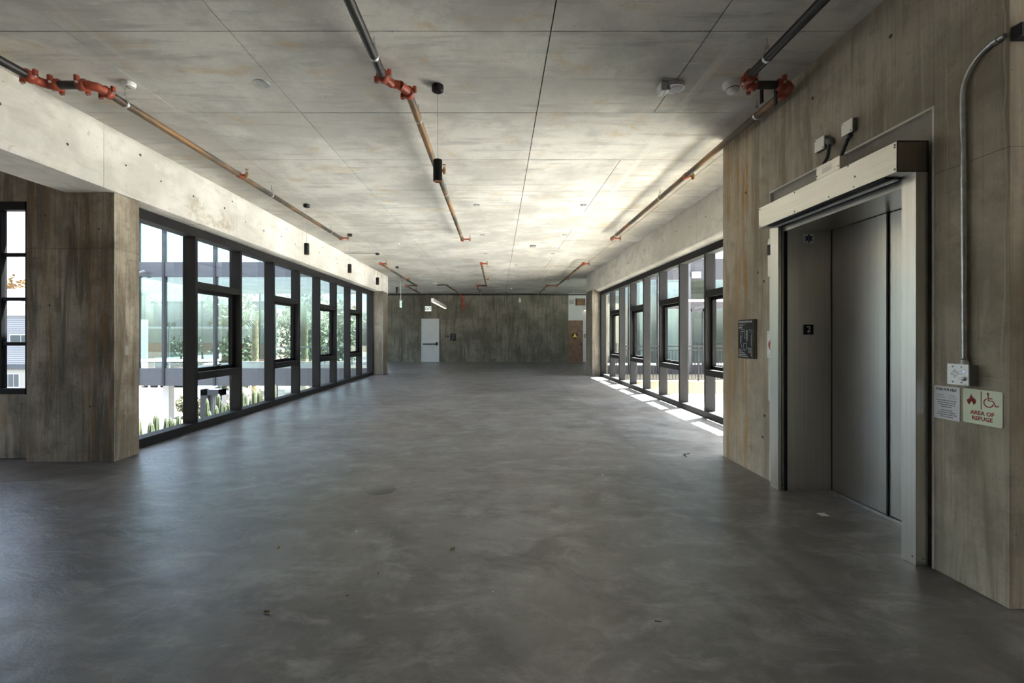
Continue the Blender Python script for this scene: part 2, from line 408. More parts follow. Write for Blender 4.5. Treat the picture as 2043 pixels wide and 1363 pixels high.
class MB:
    def __init__(self):
        self.v = []
        self.f = []
        self.sm = []
    def add(self, vs, fs, smooth=False):
        b = len(self.v)
        self.v += [tuple(x) for x in vs]
        for f in fs:
            self.f.append(tuple(b + i for i in f))
            self.sm.append(smooth)
        return self
    def box(self, x0, x1, y0, y1, z0, z1, bev=0.0):
        x0, x1 = min(x0, x1), max(x0, x1)
        y0, y1 = min(y0, y1), max(y0, y1)
        z0, z1 = min(z0, z1), max(z0, z1)
        if bev <= 0:
            vs = [(x0, y0, z0), (x1, y0, z0), (x1, y1, z0), (x0, y1, z0), (x0, y0, z1), (x1, y0, z1), (x1, y1, z1), (x0, y1, z1)]
            return self.add(vs, [(3, 2, 1, 0), (4, 5, 6, 7), (0, 1, 5, 4), (1, 2, 6, 5), (2, 3, 7, 6), (3, 0, 4, 7)])
        b = min(bev, (x1 - x0) * .49, (y1 - y0) * .49, (z1 - z0) * .49)
        vs = []
        for sz, z in ((0, z0), (1, z1)):
            for sy, y in ((0, y0), (1, y1)):
                for sx, x in ((0, x0), (1, x1)):
                    ix = x + b if sx == 0 else x - b
                    iy = y + b if sy == 0 else y - b
                    iz = z + b if sz == 0 else z - b
                    vs += [(x, iy, iz), (ix, y, iz), (ix, iy, z)]
        def I(sx, sy, sz, k):
            return (sz * 4 + sy * 2 + sx) * 3 + k
        fs = [(I(0,0,0,0), I(0,0,1,0), I(0,1,1,0), I(0,1,0,0)), (I(1,0,0,0), I(1,1,0,0), I(1,1,1,0), I(1,0,1,0)),
              (I(0,0,0,1), I(1,0,0,1), I(1,0,1,1), I(0,0,1,1)), (I(0,1,0,1), I(0,1,1,1), I(1,1,1,1), I(1,1,0,1)),
              (I(0,0,0,2), I(0,1,0,2), I(1,1,0,2), I(1,0,0,2)), (I(0,0,1,2), I(1,0,1,2), I(1,1,1,2), I(0,1,1,2))]
        for sx in (0, 1):
            for sy in (0, 1):
                fs.append((I(sx,sy,0,0), I(sx,sy,1,0), I(sx,sy,1,1), I(sx,sy,0,1)))
        for sx in (0, 1):
            for sz in (0, 1):
                fs.append((I(sx,0,sz,0), I(sx,0,sz,2), I(sx,1,sz,2), I(sx,1,sz,0)))
        for sy in (0, 1):
            for sz in (0, 1):
                fs.append((I(0,sy,sz,1), I(0,sy,sz,2), I(1,sy,sz,2), I(1,sy,sz,1)))
        for sx in (0, 1):
            for sy in (0, 1):
                for sz in (0, 1):
                    fs.append((I(sx,sy,sz,0), I(sx,sy,sz,1), I(sx,sy,sz,2)))
        return self.add(vs, fs)
    def tube(self, pts, r, n=12, cap=True, smooth=True):
        pts = [Vector(p) for p in pts]
        rs = r if isinstance(r, (list, tuple)) else [r] * len(pts)
        rings = []
        prev = None
        for i, p in enumerate(pts):
            a = pts[max(0, i - 1)]
            b = pts[min(len(pts) - 1, i + 1)]
            t = (b - a).normalized()
            if prev is None:
                up = Vector((0, 0, 1)) if abs(t.z) < 0.9 else Vector((0, 1, 0))
                u = t.cross(up).normalized()
            else:
                u = (prev - t * prev.dot(t)).normalized()
            prev = u
            w = t.cross(u).normalized()
            rings.append([p + (u * math.cos(2 * PI * k / n) + w * math.sin(2 * PI * k / n)) * rs[i] for k in range(n)])
        vs = [q for ring in rings for q in ring]
        fs = []
        for i in range(len(pts) - 1):
            for k in range(n):
                fs.append((i * n + k, i * n + (k + 1) % n, (i + 1) * n + (k + 1) % n, (i + 1) * n + k))
        self.add(vs, fs, smooth)
        if cap:
            self.add(rings[0], [tuple(range(n))[::-1]])
            self.add(rings[-1], [tuple(range(n))])
        return self
    def lathe(self, o, prof, n=24, axis='z', smooth=True):
        """prof: list of (radius, height) along the axis, closed with caps when radius > 0 at the ends"""
        vs = []
        for (r, h) in prof:
            for k in range(n):
                a = 2 * PI * k / n
                c, s = r * math.cos(a), r * math.sin(a)
                if axis == 'z':
                    vs.append((o[0] + c, o[1] + s, o[2] + h))
                elif axis == 'x':
                    vs.append((o[0] + h, o[1] + c, o[2] + s))
                else:
                    vs.append((o[0] + s, o[1] + h, o[2] + c))
        fs = []
        for i in range(len(prof) - 1):
            for k in range(n):
                fs.append((i * n + k, i * n + (k + 1) % n, (i + 1) * n + (k + 1) % n, (i + 1) * n + k))
        self.add(vs, fs, smooth)
        self.add(vs[:n], [tuple(range(n))[::-1]])
        self.add(vs[-n:], [tuple(range(n))])
        return self
    def flat(self, pts2, o, right, up, t=0.0):
        """a flat printed shape: 2D outline laid on a plane"""
        o, right, up = Vector(o), Vector(right), Vector(up)
        self.add([o + right * x + up * y for x, y in pts2], [tuple(range(len(pts2)))])
        return self
    def prism(self, pts2, plane, a, b):
        """extrude a 2D outline along the axis not in plane ('xz' -> along y)"""
        def P(p, h):
            if plane == 'xz':
                return (p[0], h, p[1])
            if plane == 'yz':
                return (h, p[0], p[1])
            return (p[0], p[1], h)
        n = len(pts2)
        self.add([P(p, a) for p in pts2] + [P(p, b) for p in pts2],
                 [tuple(range(n))[::-1], tuple(range(n, 2 * n))] + [(k, (k + 1) % n, n + (k + 1) % n, n + k) for k in range(n)])
        return self
    def stroke(self, pts2, w, o, right, up, closed=False):
        """flat printed line of width w"""
        P = [Vector(p) for p in pts2]
        n = len(P)
        L, R = [], []
        for i in range(n):
            a = P[(i - 1) % n] if (closed or i > 0) else P[i]
            b = P[(i + 1) % n] if (closed or i < n - 1) else P[i]
            d = (b - a)
            d = d.normalized() if d.length else Vector((1, 0))
            q = Vector((-d.y, d.x)) * (w / 2)
            L.append(P[i] + q)
            R.append(P[i] - q)
        o, right, up = Vector(o), Vector(right), Vector(up)
        vs = [o + right * p.x + up * p.y for p in L + R]
        m = n if closed else n - 1
        self.add(vs, [(i, n + i, n + (i + 1) % n, (i + 1) % n) for i in range(m)])
        return self
    def mesh(self, name, mat, origin=(0, 0, 0)):
        me = bpy.data.meshes.new(name)
        ox, oy, oz = origin
        me.from_pydata([(x - ox, y - oy, z - oz) for x, y, z in self.v], [], self.f)
        me.polygons.foreach_set('use_smooth', self.sm)
        me.materials.append(MATS[mat] if isinstance(mat, str) else mat)
        me.update()
        return me
    def build(self, name, mat, parent=None, origin=None):
        if parent is not None:
            org = world_loc(parent) if origin is None else Vector(origin)
            loc = org - world_loc(parent)
        else:
            org = Vector((0, 0, 0)) if origin is None else Vector(origin)
            loc = org
        o = bpy.data.objects.new(name, self.mesh(name, mat, org))
        o.location = loc
        COL.objects.link(o)
        if parent is not None:
            o.parent = parent
        return o

def tag(o, label=None, cat=None, group=None, kind=None):
    if label:
        o['label'] = label
    if cat:
        o['category'] = cat
    if group:
        o['group'] = group
    if kind:
        o['kind'] = kind
    return o

def empty(name, loc, label=None, cat=None, group=None, kind=None):
    o = bpy.data.objects.new(name, None)
    o.empty_display_size = 0.1
    o.location = loc
    COL.objects.link(o)
    return tag(o, label, cat, group, kind)

def dup(root, loc, label=None, group=None):
    r = root.copy()
    COL.objects.link(r)
    r.location = loc
    if label:
        r['label'] = label
    if group:
        r['group'] = group
    for ch in list(root.children):
        c = ch.copy()
        COL.objects.link(c)
        c.parent = r
        for g in list(ch.children):
            d = g.copy()
            COL.objects.link(d)
            d.parent = c
    return r

UNIT = MB().box(-.5, .5, -.5, .5, -.5, .5)
_unit = {}
def piece(name, mat, parent, x0, x1, y0, y1, z0, z1):
    """a block piece that shares one unit mesh per material"""
    if (name, mat) not in _unit:
        _unit[(name, mat)] = UNIT.mesh(name, mat)
    o = bpy.data.objects.new(name, _unit[(name, mat)])
    w = world_loc(parent)
    o.location = Vector(((x0 + x1) / 2, (y0 + y1) / 2, (z0 + z1) / 2)) - w
    o.scale = (abs(x1 - x0), abs(y1 - y0), abs(z1 - z0))
    COL.objects.link(o)
    o.parent = parent
    return o

_disc = {}
def tie_hole(parent, pos, axis, r=0.016):
    """a filled form-tie hole on a cast face"""
    k = axis
    if k not in _disc:
        mb = MB().lathe((0, 0, 0), [(1.0, 0.0), (0.9, 1.0), (0.55, 0.4)], 10, axis)
        _disc[k] = mb.mesh('tie_hole', 'tie')
    o = bpy.data.objects.new('tie_hole', _disc[k])
    o.location = Vector(pos) - world_loc(parent)
    s = [r, r, r]
    s['xyz'.index(axis)] = 0.003
    o.scale = s
    COL.objects.link(o)
    o.parent = parent

WALLR = (Vector((0, -1, 0)), Vector((0, 0, 1)))    # reading directions on a surface facing -X
FRONT = (Vector((1, 0, 0)), Vector((0, 0, 1)))     # on a surface facing -Y
WALLL = (Vector((0, 1, 0)), Vector((0, 0, 1)))     # on a surface facing +X

def text(name, body, size, pos, frame, mat, parent, align='LEFT', sx=1.0, bold=0.0):
    cu = bpy.data.curves.new(name, 'FONT')
    cu.body = body
    cu.size = size
    cu.align_x = align
    cu.resolution_u = 2
    cu.offset = bold
    tmp = bpy.data.objects.new(name, cu)
    COL.objects.link(tmp)
    me = bpy.data.meshes.new_from_object(tmp)
    bpy.data.objects.remove(tmp)
    bpy.data.curves.remove(cu)
    r, u = frame
    p = Vector(pos)
    vs = [p + r * (v.co.x * sx) + u * v.co.y for v in me.vertices]
    fs = [tuple(f.vertices) for f in me.polygons]
    bpy.data.meshes.remove(me)
    return MB().add(vs, fs).build(name, mat, parent)

def arc(cx, cy, r, a0, a1, n=16):
    return [(cx + r * math.cos(math.radians(a0 + (a1 - a0) * i / n)), cy + r * math.sin(math.radians(a0 + (a1 - a0) * i / n))) for i in range(n + 1)]

# ------------------------------------------------------------------ the setting
XL, XR = -4.47, 3.58            # inner faces of the two window walls
GLX, GRX = -4.635, 3.73         # glass planes
YB = 24.0                       # back wall

fl = MB()
fl.box(-4.66, 3.80, -7, YB + .3, -.30, 0)
fl.box(-10, -4.66, -7, 5.25, -.30, 0)
fl.box(3.80, 9, -7, 2.29, -.30, 0)
fl.box(3.80, 4.30, 2.29, 5.2, -.30, 0)
fl.box(-14.1, -4.66, 17.5, YB + .3, -.30, 0)
fl.box(3.80, 13, 17.05, YB + .3, -.30, 0)
floor = fl.build('floor', 'floor')
tag(floor, 'grey polished concrete floor with cloudy dark marks', 'floor', kind='structure')
MB().lathe((-1.07, 4.06, 0), [(0.135, 0.0), (0.133, 0.0012), (0.0, 0.0012)], 32).build('core_patch', 'patchdisc', floor)

ce = MB()
Z1 = CEIL + 0.55
ce.box(-4.85, 4.3, -7, YB + .3, CEIL + .008, Z1)
ce.box(-10, -4.85, -7, 5.25, CEIL, Z1)
ce.box(4.3, 9, -7, 2.29, CEIL, Z1)
ce.box(-14.1, -4.85, 17.5, YB + .3, CEIL, Z1)
ce.box(4.3, 13, 17.05, YB + .3, CEIL, Z1)
ceiling = ce.build('ceiling', 'joint')
ceiling.data.materials.clear()
ceiling.data.materials.append(MATS['joint'])
tag(ceiling, 'pale cast concrete ceiling with plywood form joints', 'ceiling', kind='structure')
xs = [-4.85, -3.25, -2.02, 0.40, 1.60, 2.83, 4.30]
ys = [-7.0] + [3.34 + 1.22 * k for k in range(-8, 17)] + [YB + .3]
g = 0.0045
for j in range(len(ys) - 1):
    for i in range(len(xs) - 1):
        if i == 4 and j % 3 == 1:
            continue
        xa, xb = xs[i], xs[i + 1]
        if i == 3 and j % 3 == 1:
            xb = xs[5]
        if ys[j + 1] - ys[j] < 0.1:
            continue
        dz = random.uniform(-.0012, .0012)
        piece('panel', 'ceil', ceiling, xa + g, xb - g, ys[j] + g, ys[j + 1] - g, CEIL + dz, CEIL + .012)

def more_panels(x0, x1, y0, y1):
    nx, ny = max(1, round((x1 - x0) / 2.44)), max(1, round((y1 - y0) / 1.22))
    for i in range(nx):
        for j in range(ny):
            piece('panel', 'ceil', ceiling, x0 + (x1 - x0) * i / nx + g, x0 + (x1 - x0) * (i + 1) / nx - g,
                  y0 + (y1 - y0) * j / ny + g, y0 + (y1 - y0) * (j + 1) / ny - g, CEIL - .001, CEIL + .012)
more_panels(-14.0, -4.85, 17.5, 24.2)
more_panels(4.3, 12.9, 17.1, 24.0)
more_panels(-10, -4.85, -7, 5.1)
more_panels(4.3, 9, -7, 2.29)

# beams
def beam(name, label, x0, x1, y0, y1, z0, face, seams, ties):
    s = 1 if face == x1 else -1
    core = MB().box(x0 + (0.006 if s < 0 else 0), x1 - (0.006 if s > 0 else 0), y0, y1, z0, CEIL + .01).build(name, 'beam')
    tag(core, label, 'beam', kind='structure')
    e = [y0] + [q for q in seams if y0 < q < y1] + [y1]
    for a, b in zip(e[:-1], e[1:]):
        d = random.uniform(-.001, .001)
        piece('panel', 'beam', core, face - s * .01, face + d, a + .003, b - .003, z0 + .0005, CEIL)
    for (y, z) in ties:
        tie_hole(core, (face + s * .0005, y, z), 'x', random.uniform(.010, .018))
    return core

lt = []
for k in range(22):
    y = 3.2 + k * 0.61
    if y < 17:
        lt.append((y + random.uniform(-.05, .05), 3.36 + random.uniform(-.06, .05)))
        if k % 3 == 0:
            lt.append((y + .25, 3.56))
beam_l = beam('beam', 'long pale concrete beam over the window wall with the cacti outside', -4.83, -4.25, -7, 17.2, 3.01, -4.25,
              [4.79 + 2.44 * k for k in range(-4, 6)], lt)
rt = [(5.5 + k * .61 + random.uniform(-.05, .05), 3.36 + random.uniform(-.06, .06)) for k in range(19)]
beam_r = beam('beam', 'concrete beam over the window wall beside the elevator', 3.42, 4.0, 5.2, 17.1, 3.02, 3.42,
              [5.2 + 2.44 * k for k in range(0, 6)], rt)
ch = MB()
pr = [(3.42, 3.02)] + [(3.42 + .16 * (1 - math.cos(t)), 3.02 - .068 * math.sin(t)) for t in [PI / 2 * i / 6 for i in range(1, 7)]] + [(3.80, 2.952), (3.80, 3.02)]
ch.prism(pr, 'xz', 5.2, 16.0)
ch.build('soffit_fillet', 'beam', beam_r)

# columns
def column(label, x0, x1, y0, y1, z1, mat, side):
    c = MB().box(x0 + .006, x1 - .006, y0 + .006, y1 - .006, 0, z1).build('column', mat)
    tag(c, label, 'column', kind='structure')
    for a, b in ((0, 1.175), (1.175, 2.38), (2.38, z1)):
        d = random.uniform(0, .0015)
        piece('panel', mat, c, x0 + .001, x1 - .001, y0 - d, y0 + .02, a + .004, b - .004)
        xa = x1 if side > 0 else x0
        piece('panel', mat, c, xa - side * .02, xa + side * d, y0 + .001, y1, a + .004, b - .004)
    return c

col_near = column('broad board-marked brown concrete column beside the big windows', -5.26, -4.28, 4.957, 5.30, 3.01, 'column', 1)
piece('panel', 'column', col_near, -5.26, -4.84, 4.957, 5.30, 3.01, CEIL)
for (x, z) in ((-4.55, .62), (-5.0, 1.75), (-4.45, 2.6), (-5.05, 2.75)):
    tie_hole(col_near, (x, 4.9555, z), 'y', .011)
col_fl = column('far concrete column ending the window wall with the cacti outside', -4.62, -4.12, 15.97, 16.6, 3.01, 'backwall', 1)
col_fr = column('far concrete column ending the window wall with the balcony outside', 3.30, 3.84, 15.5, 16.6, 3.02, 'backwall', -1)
MB().box(-4.305, -4.279, 5.10, 5.15, 1.185, 1.29).build('switch_plate', 'grey_plastic', col_near)

# near wall left of the column, with its steel window
wn_ = MB()
wn_.box(-10, -5.26, 5.10, 5.30, 0, .735)
wn_.box(-10, -5.26, 5.10, 5.30, 2.96, CEIL)
wall_near = wn_.build('wall_north', 'column')
tag(wall_near, 'concrete wall under and over the small-paned steel window', 'wall', kind='structure')
piece('panel', 'column', wall_near, -10, -5.30, 5.075, 5.10, .01, .72)
MB().box(-5.298, -5.283, 5.085, 5.10, 0, .735).build('joint_strip', 'grout', wall_near)

# back wall with door opening
dx0, dx1, dz = -4.13, -3.165, 2.335
bw = MB()
bw.box(-6.2, dx0, YB + .008, YB + .3, 0, CEIL)
bw.box(dx1, 3.82, YB + .008, YB + .3, 0, CEIL)
bw.box(dx0, dx1, YB + .008, YB + .3, dz, CEIL)
bw.box(dx0, dx1, YB + .2, YB + .3, 0, dz)  # unseen filler behind the door leaf, stops light leaking under it
wall_b = bw.build('wall_back', 'joint')
tag(wall_b, 'brown board-marked concrete wall at the end of the hall', 'wall', kind='structure')
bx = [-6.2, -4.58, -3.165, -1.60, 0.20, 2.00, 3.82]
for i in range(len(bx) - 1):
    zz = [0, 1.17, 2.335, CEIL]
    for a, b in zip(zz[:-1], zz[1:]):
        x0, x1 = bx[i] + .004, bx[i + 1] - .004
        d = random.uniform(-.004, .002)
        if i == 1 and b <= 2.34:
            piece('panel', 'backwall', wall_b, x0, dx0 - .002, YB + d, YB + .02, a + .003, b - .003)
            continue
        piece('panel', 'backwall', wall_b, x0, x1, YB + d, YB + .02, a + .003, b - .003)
for k in range(9):
    for z in (.62, 1.72):
        x = -5.4 + k * 1.05
        if not (dx0 - .1 < x < dx1 + .1):
            tie_hole(wall_b, (x + random.uniform(-.06, .06), YB - .0045, z + random.uniform(-.05, .05)), 'y', .022)

ww = MB()
ww.box(3.82, 13, YB + .06, YB + .3, 0, CEIL)
wall_w = ww.build('wall_corridor', 'white_wall')
tag(wall_w, 'white painted wall around the wooden restroom door', 'wall', kind='structure')

# rear room walls (behind the viewer), with daylight openings
rw = MB()
rw.box(-10, 9, -7.2, -7, 0, CEIL)
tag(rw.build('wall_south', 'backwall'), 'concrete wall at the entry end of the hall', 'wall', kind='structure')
lw = MB()
lw.box(-10.2, -10, -7.2, 5.3, 0, .9)
lw.box(-10.2, -10, -7.2, 5.3, 2.8, CEIL)
lw.box(-10.2, -10, -7.2, 1.2, .9, 2.8)
lw.box(-10.2, -10, 4.6, 5.3, .9, 2.8)
tag(lw.build('wall_west', 'backwall'), 'concrete side wall of the open front area', 'wall', kind='structure')
ew = MB()
ew.box(9, 9.2, -7.2, 2.5, 0, .95)
ew.box(9, 9.2, -7.2, 2.5, 2.3, CEIL)
ew.box(9, 9.2, -7.2, -3.0, .95, 2.3)
ew.box(9, 9.2, 0.8, 2.5, .95, 2.3)
tag(ew.build('wall_east', 'backwall'), 'concrete side wall of the elevator lobby', 'wall', kind='structure')

# elevator core
CX = 2.637
CY0, CY1 = 2.288, 5.20
BY0, BY1, BZ = 2.686, 4.30, 2.795      # block-out around the elevator
cw = MB()
cw.box(CX + .006, 4.3, CY0 + .006, BY0, 0, CEIL)
cw.box(CX + .006, 4.3, BY1, CY1, 0, CEIL)
cw.box(CX + .006, 4.3, BY0, BY1, BZ, CEIL)
cw.box(4.3, 9, CY0, CY0 + .25, 0, CEIL)
cw.box(3.5, 4.3, BY0, BY1, 0, BZ)
core = cw.build('wall_elevator', 'core')
tag(core, 'brown concrete elevator wall with orange rust streaks', 'wall', kind='structure')
for a, b in ((0, 1.19), (1.19, 2.385), (2.385, CEIL)):
    piece('panel', 'core', core, CX, CX + .02, CY0 + .001, BY0 - .001, a + .002, b - .002)
    piece('panel', 'core', core, CX + random.uniform(0, .002), CX + .02, BY1 + .001, CY1, a + .002, b - .002)
    piece('panel', 'core', core, CX + .002, 4.3, CY0, CY0 + .02, a + .002, b - .002)
piece('panel', 'core', core, CX, CX + .02, BY0 + .001, BY1 - .001, BZ, CEIL - .002)
gr = MB()
gr.box(CX + .028, 3.2, BY0, 2.80, 0, BZ)
gr.box(CX + .028, 3.2, 4.06, BY1, 0, BZ)
gr.box(CX + .028, 3.2, 2.80, 4.06, 2.39, BZ)
gr.build('grout_infill', 'grout', core)
ed = MB()
ed.box(CX - .003, CX + .03, BY0 - .006, BY0 + .008, 0, BZ + .006)
ed.box(CX - .003, CX + .03, BY1 - .008, BY1 + .004, 0, BZ + .006)
ed.box(CX - .003, CX + .03, BY0, BY1, BZ - .008, BZ + .006)
ed.build('grout_edge', 'beam', core)
for (y, z) in ((4.72, 2.93), (4.70, 1.50), (4.50, 2.05), (4.39, .62), (4.40, 1.95), (3.72, 3.40), (2.98, 3.42), (4.42, .40)):
    tie_hole(core, (CX - .001, y, z), 'x', .014)

# ------------------------------------------------------------------ window walls
def window_wall(name, label, X, GX, y_edges, y_end, operable, ztop, zb, zt1, zt0, zl1, zl0):
    """deep dark aluminium curtain wall; y_edges: near faces of the mullions"""
    s = 1 if X > 0 else -1                        # outward direction
    root = empty(name, (X, y_edges[0], 0), label, 'window wall', kind='structure')
    y0, y1 = y_edges[0], y_end
    xo = GX + s * .03
    MB().box(X, xo, y0, y1, ztop - .13, ztop, .004).build('head_frame', 'frame', root)
    MB().box(X, xo, y0, y1, 0, zb, .004).build('sill_frame', 'frame', root)
    w = 0.055
    ym = list(y_edges) + [y_end - .12]
    for i, y in enumerate(ym):
        wid = w if i < len(ym) - 1 else .12
        mu = MB().box(X + s * .004, xo, y, y + wid, zb - .001, ztop - .129, .003).build('mullion', 'frame', root)
        MB().box(GX - s * .022, GX + s * .02, y + wid, y + wid + .03, zb, ztop - .13).build('glazing_stop', 'frame_black', mu)
    for i in range(len(ym) - 1):
        a, b = ym[i] + w, ym[i + 1]
        if i in operable:
            MB().box(X + s * .012, xo, a, b, zt0, zt1, .003).build('transom', 'frame', root)
            MB().box(X - s * .006, xo, a, b, zl0, zl1, .003).build('transom', 'frame', root)
            f = MB()
            f.box(GX - s * .05, GX + s * .015, a, a + .055, zl1, zt0)
            f.box(GX - s * .05, GX + s * .015, b - .055, b, zl1, zt0)
            f.box(GX - s * .05, GX + s * .015, a, b, zl1, zl1 + .055)
            f.box(GX - s * .05, GX + s * .015, a, b, zt0 - .055, zt0)
            sash = f.build('sash', 'frame_black', root)
            hm = MB()
            yc = (a + b) / 2
            hm.tube([(GX - s * .05, yc, zl1 + .035), (GX - s * .085, yc, zl1 + .04), (GX - s * .10, yc + .05, zl1 + .075), (GX - s * .10, yc + .11, zl1 + .085)], .008, 8)
            hm.box(GX - s * .05, GX - s * .07, yc - .04, yc + .04, zl1 + .02, zl1 + .05)
            hm.build('crank_handle', 'frame_black', sash)
            for (p, q) in ((zb, zl0), (zl1, zt0), (zt1, ztop - .13)):
                piece('pane', 'glass', root, GX - .003, GX + .003, a, b, p, q)
        else:
            piece('pane', 'glass', root, GX - .003, GX + .003, a, b, zb, ztop - .13)
    return root

window_wall('window_1', 'dark framed floor to ceiling window wall looking over cacti and street', XL, GLX,
            [5.36] + [6.573 + 1.147 * k for k in range(8)], 16.0, (1, 3, 5, 7), 3.01, .115, 2.22, 2.12, .86, .75)
window_wall('window_2', 'dark framed window wall looking onto the railed balcony', XR, GRX,
            [5.36, 6.51] + [7.66 + 1.085 * k for k in range(7)], 15.5, (1, 3, 5, 7), 2.955, .105, 2.19, 2.08, .83, .725)

# small-paned steel window in the near wall
w3 = empty('window_3', (-7.6, 5.15, .735), 'black steel window with small stacked panes beside the broad column', 'window', kind='structure')
fr = MB()
fr.box(-10, -5.26, 5.13, 5.21, .735, .80)
fr.box(-10, -5.26, 5.13, 5.21, 2.865, 2.96)
fr.box(-5.46, -5.26, 5.13, 5.21, .735, 2.96)
fr.build('window_frame', 'frame', w3)
zrow = [.80, 1.315, 1.835, 2.35, 2.865]
xcol = [-5.46, -5.745, -6.9, -8.05, -9.2]
for x in xcol[1:]:
    MB().box(x - .055, x, 5.14, 5.20, .80, 2.865).build('mullion', 'frame_black', w3)
for z in zrow[1:-1]:
    MB().box(-10, -5.46, 5.145, 5.195, z - .02, z + .02).build('glazing_bar', 'frame_black', w3)
for a, b in zip(xcol[:-1], xcol[1:]):
    for z0, z1 in zip(zrow[:-1], zrow[1:]):
        piece('pane', 'glass', w3, b, a - .055 if a != xcol[0] else a, 5.167, 5.173, z0 + .02, z1 - .02)

# ------------------------------------------------------------------ doors at the back
d1 = empty('door_1', ((dx0 + dx1) / 2, YB, 0), 'white steel exit door with a black push bar in the end wall', 'door', kind='structure')
f = MB()
f.box(dx0, dx0 + .05, YB - .004, YB + .12, 0, dz)
f.box(dx1 - .05, dx1, YB - .004, YB + .12, 0, dz)
f.box(dx0, dx1, YB - .004, YB + .12, dz - .05, dz)
f.build('door_frame', 'white_paint', d1)
leaf = MB().box(dx0 + .05, dx1 - .05, YB + .02, YB + .07, .001, dz - .05).build('door_leaf', 'white_paint', d1)
pb = MB()
pb.box(dx0 + .10, dx1 - .10, YB - .05, YB - .01, .935, .985, .008)
pb.box(dx1 - .17, dx1 - .09, YB - .06, YB + .02, .88, 1.06, .01)
pb.box(dx0 + .09, dx0 + .13, YB - .05, YB + .02, .93, .99)
pb.build('push_bar', 'black', leaf)

d2 = empty('door_2', (4.2, YB + .06, 0), 'brown wooden restroom door with a yellow triangle on a dark disc', 'door', kind='structure')
leaf2 = MB().box(3.85, 4.58, YB + .015, YB + .06, .01, 2.215).build('door_leaf', 'wood_door', d2)
f = MB()
f.box(3.825, 3.85, YB, YB + .06, 0, 2.24)
f.box(4.58, 4.605, YB, YB + .06, 0, 2.24)
f.box(3.825, 4.605, YB, YB + .06, 2.215, 2.24)
f.build('door_frame', 'wood_door', d2)
sg = MB().lathe((4.17, YB + .015, 1.40), [(.155, 0), (.155, -.008), (0, -.008)], 28, 'y').build('restroom_disc', 'sign_black', leaf2)
MB().prism([(4.035, 1.32), (4.305, 1.32), (4.17, 1.555)], 'xz', YB - .001, YB + .008).build('restroom_triangle', 'yellow', leaf2)
hd = MB()
hd.box(4.50, 4.545, YB + .002, YB + .015, .87, 1.04)
hd.tube([(4.52, YB + .01, .93), (4.52, YB - .03, .93), (4.43, YB - .03, .93)], .011, 8)
hd.build('lever_handle', 'black', leaf2)

def plate(name, label, cat, x0, x1, z0, z1, y, t, mat):
    return tag(MB().box(x0, x1, y - t, y, z0, z1, .003).build(name, mat, origin=((x0 + x1) / 2, y, z0)), label, cat)
p1 = plate('room_sign', 'small black room sign nearest the white exit door', 'sign', -2.86, -2.65, 1.33, 1.42, YB - .003, .012, 'sign_black')
text('lettering', 'STAIR', .045, (-2.835, YB - .0165, 1.36), FRONT, 'ink_white', p1)
p2 = plate('evacuation_map', 'black square evacuation map on the end wall beyond the small room sign', 'sign', -2.58, -2.26, 1.15, 1.54, YB - .003, .015, 'sign_black')
mb = MB()
mb.stroke([(.05, .30), (.12, .30), (.12, .14), (.19, .14), (.19, .30), (.27, .30), (.27, .10), (.05, .10)], .012, (-2.58, YB - .0195, 1.15), *FRONT, closed=True)
mb.stroke([(.05, .05), (.14, .05)], .016, (-2.58, YB - .0195, 1.15), *FRONT)
tag(mb.build('map_lines', 'ink_grey', p2), kind='stuff')
text('lettering', 'EVACUATION PLAN', .03, (-2.56, YB - .0195, 1.49), FRONT, 'ink_white', p2)
p3 = plate('restroom_sign', 'small dark restroom sign on the white wall beside the wooden door', 'sign', 4.66, 4.80, 1.30, 1.50, YB + .06, .012, 'grey_metal')
for xx in (4.70, 4.76):
    mb = MB()
    mb.flat(arc(0, .065, .012, 0, 330, 10), (xx, YB + .047, 1.36), *FRONT)
    mb.flat([(-.014, 0), (.014, 0), (.014, .05), (-.014, .05)], (xx, YB + .047, 1.36), *FRONT)
    mb.build('pictogram', 'ink_white', p3)

vent = empty('wall_vent', (3.995, YB + .06, 3.12), 'small grey square vent grille high on the white wall', 'vent')
MB().box(3.87, 4.12, YB + .04, YB + .06, 3.12, 3.36, .004).build('vent_frame', 'grey_plastic', vent)
for k in range(6):
    z = 3.145 + k * .034
    MB().box(3.89, 4.10, YB + .03, YB + .042, z, z + .016).build('louver', 'grey_plastic', vent)
duct = empty('duct_opening', (4.48, YB + .06, 3.06), 'open bronze duct end framed in the white wall above the restroom door', 'duct')
m = MB()
m.box(4.22, 4.27, YB + .0, YB + .06, 3.05, 3.42)
m.box(4.70, 4.73, YB + .0, YB + .06, 3.05, 3.42)
m.box(4.22, 4.73, YB + .0, YB + .06, 3.40, 3.42)
m.box(4.22, 4.73, YB + .0, YB + .06, 3.05, 3.07)
m.build('duct_rim', 'black', duct)
MB().box(4.27, 4.70, YB + .035, YB + .055, 3.07, 3.40).build('duct_liner', 'bronze', duct)
sc_ = empty('wall_sconce', (4.72, YB + .05, 2.80), 'white box light on the corridor wall by the far column', 'light')
MB().box(4.66, 4.86, YB - .10, YB + .06, 2.78, 2.92, .006).build('housing', 'white_plastic', sc_)
MB().box(4.67, 4.85, YB - .09, YB + .05, 2.772, 2.782).build('diffuser', 'lamp_warm', sc_)
dome = empty('security_dome', (1.19, YB, 3.25), 'small white dome camera high on the end wall', 'camera')
MB().lathe((1.19, YB - .06, 3.28), [(.03, .17), (.045, .12), (.055, .04), (.06, 0), (.05, -.05), (.02, -.085)], 16).build('dome_body', 'white_plastic', dome)
MB().box(1.17, 1.21, YB - .06, YB, 3.36, 3.40).build('bracket', 'white_plastic', dome)

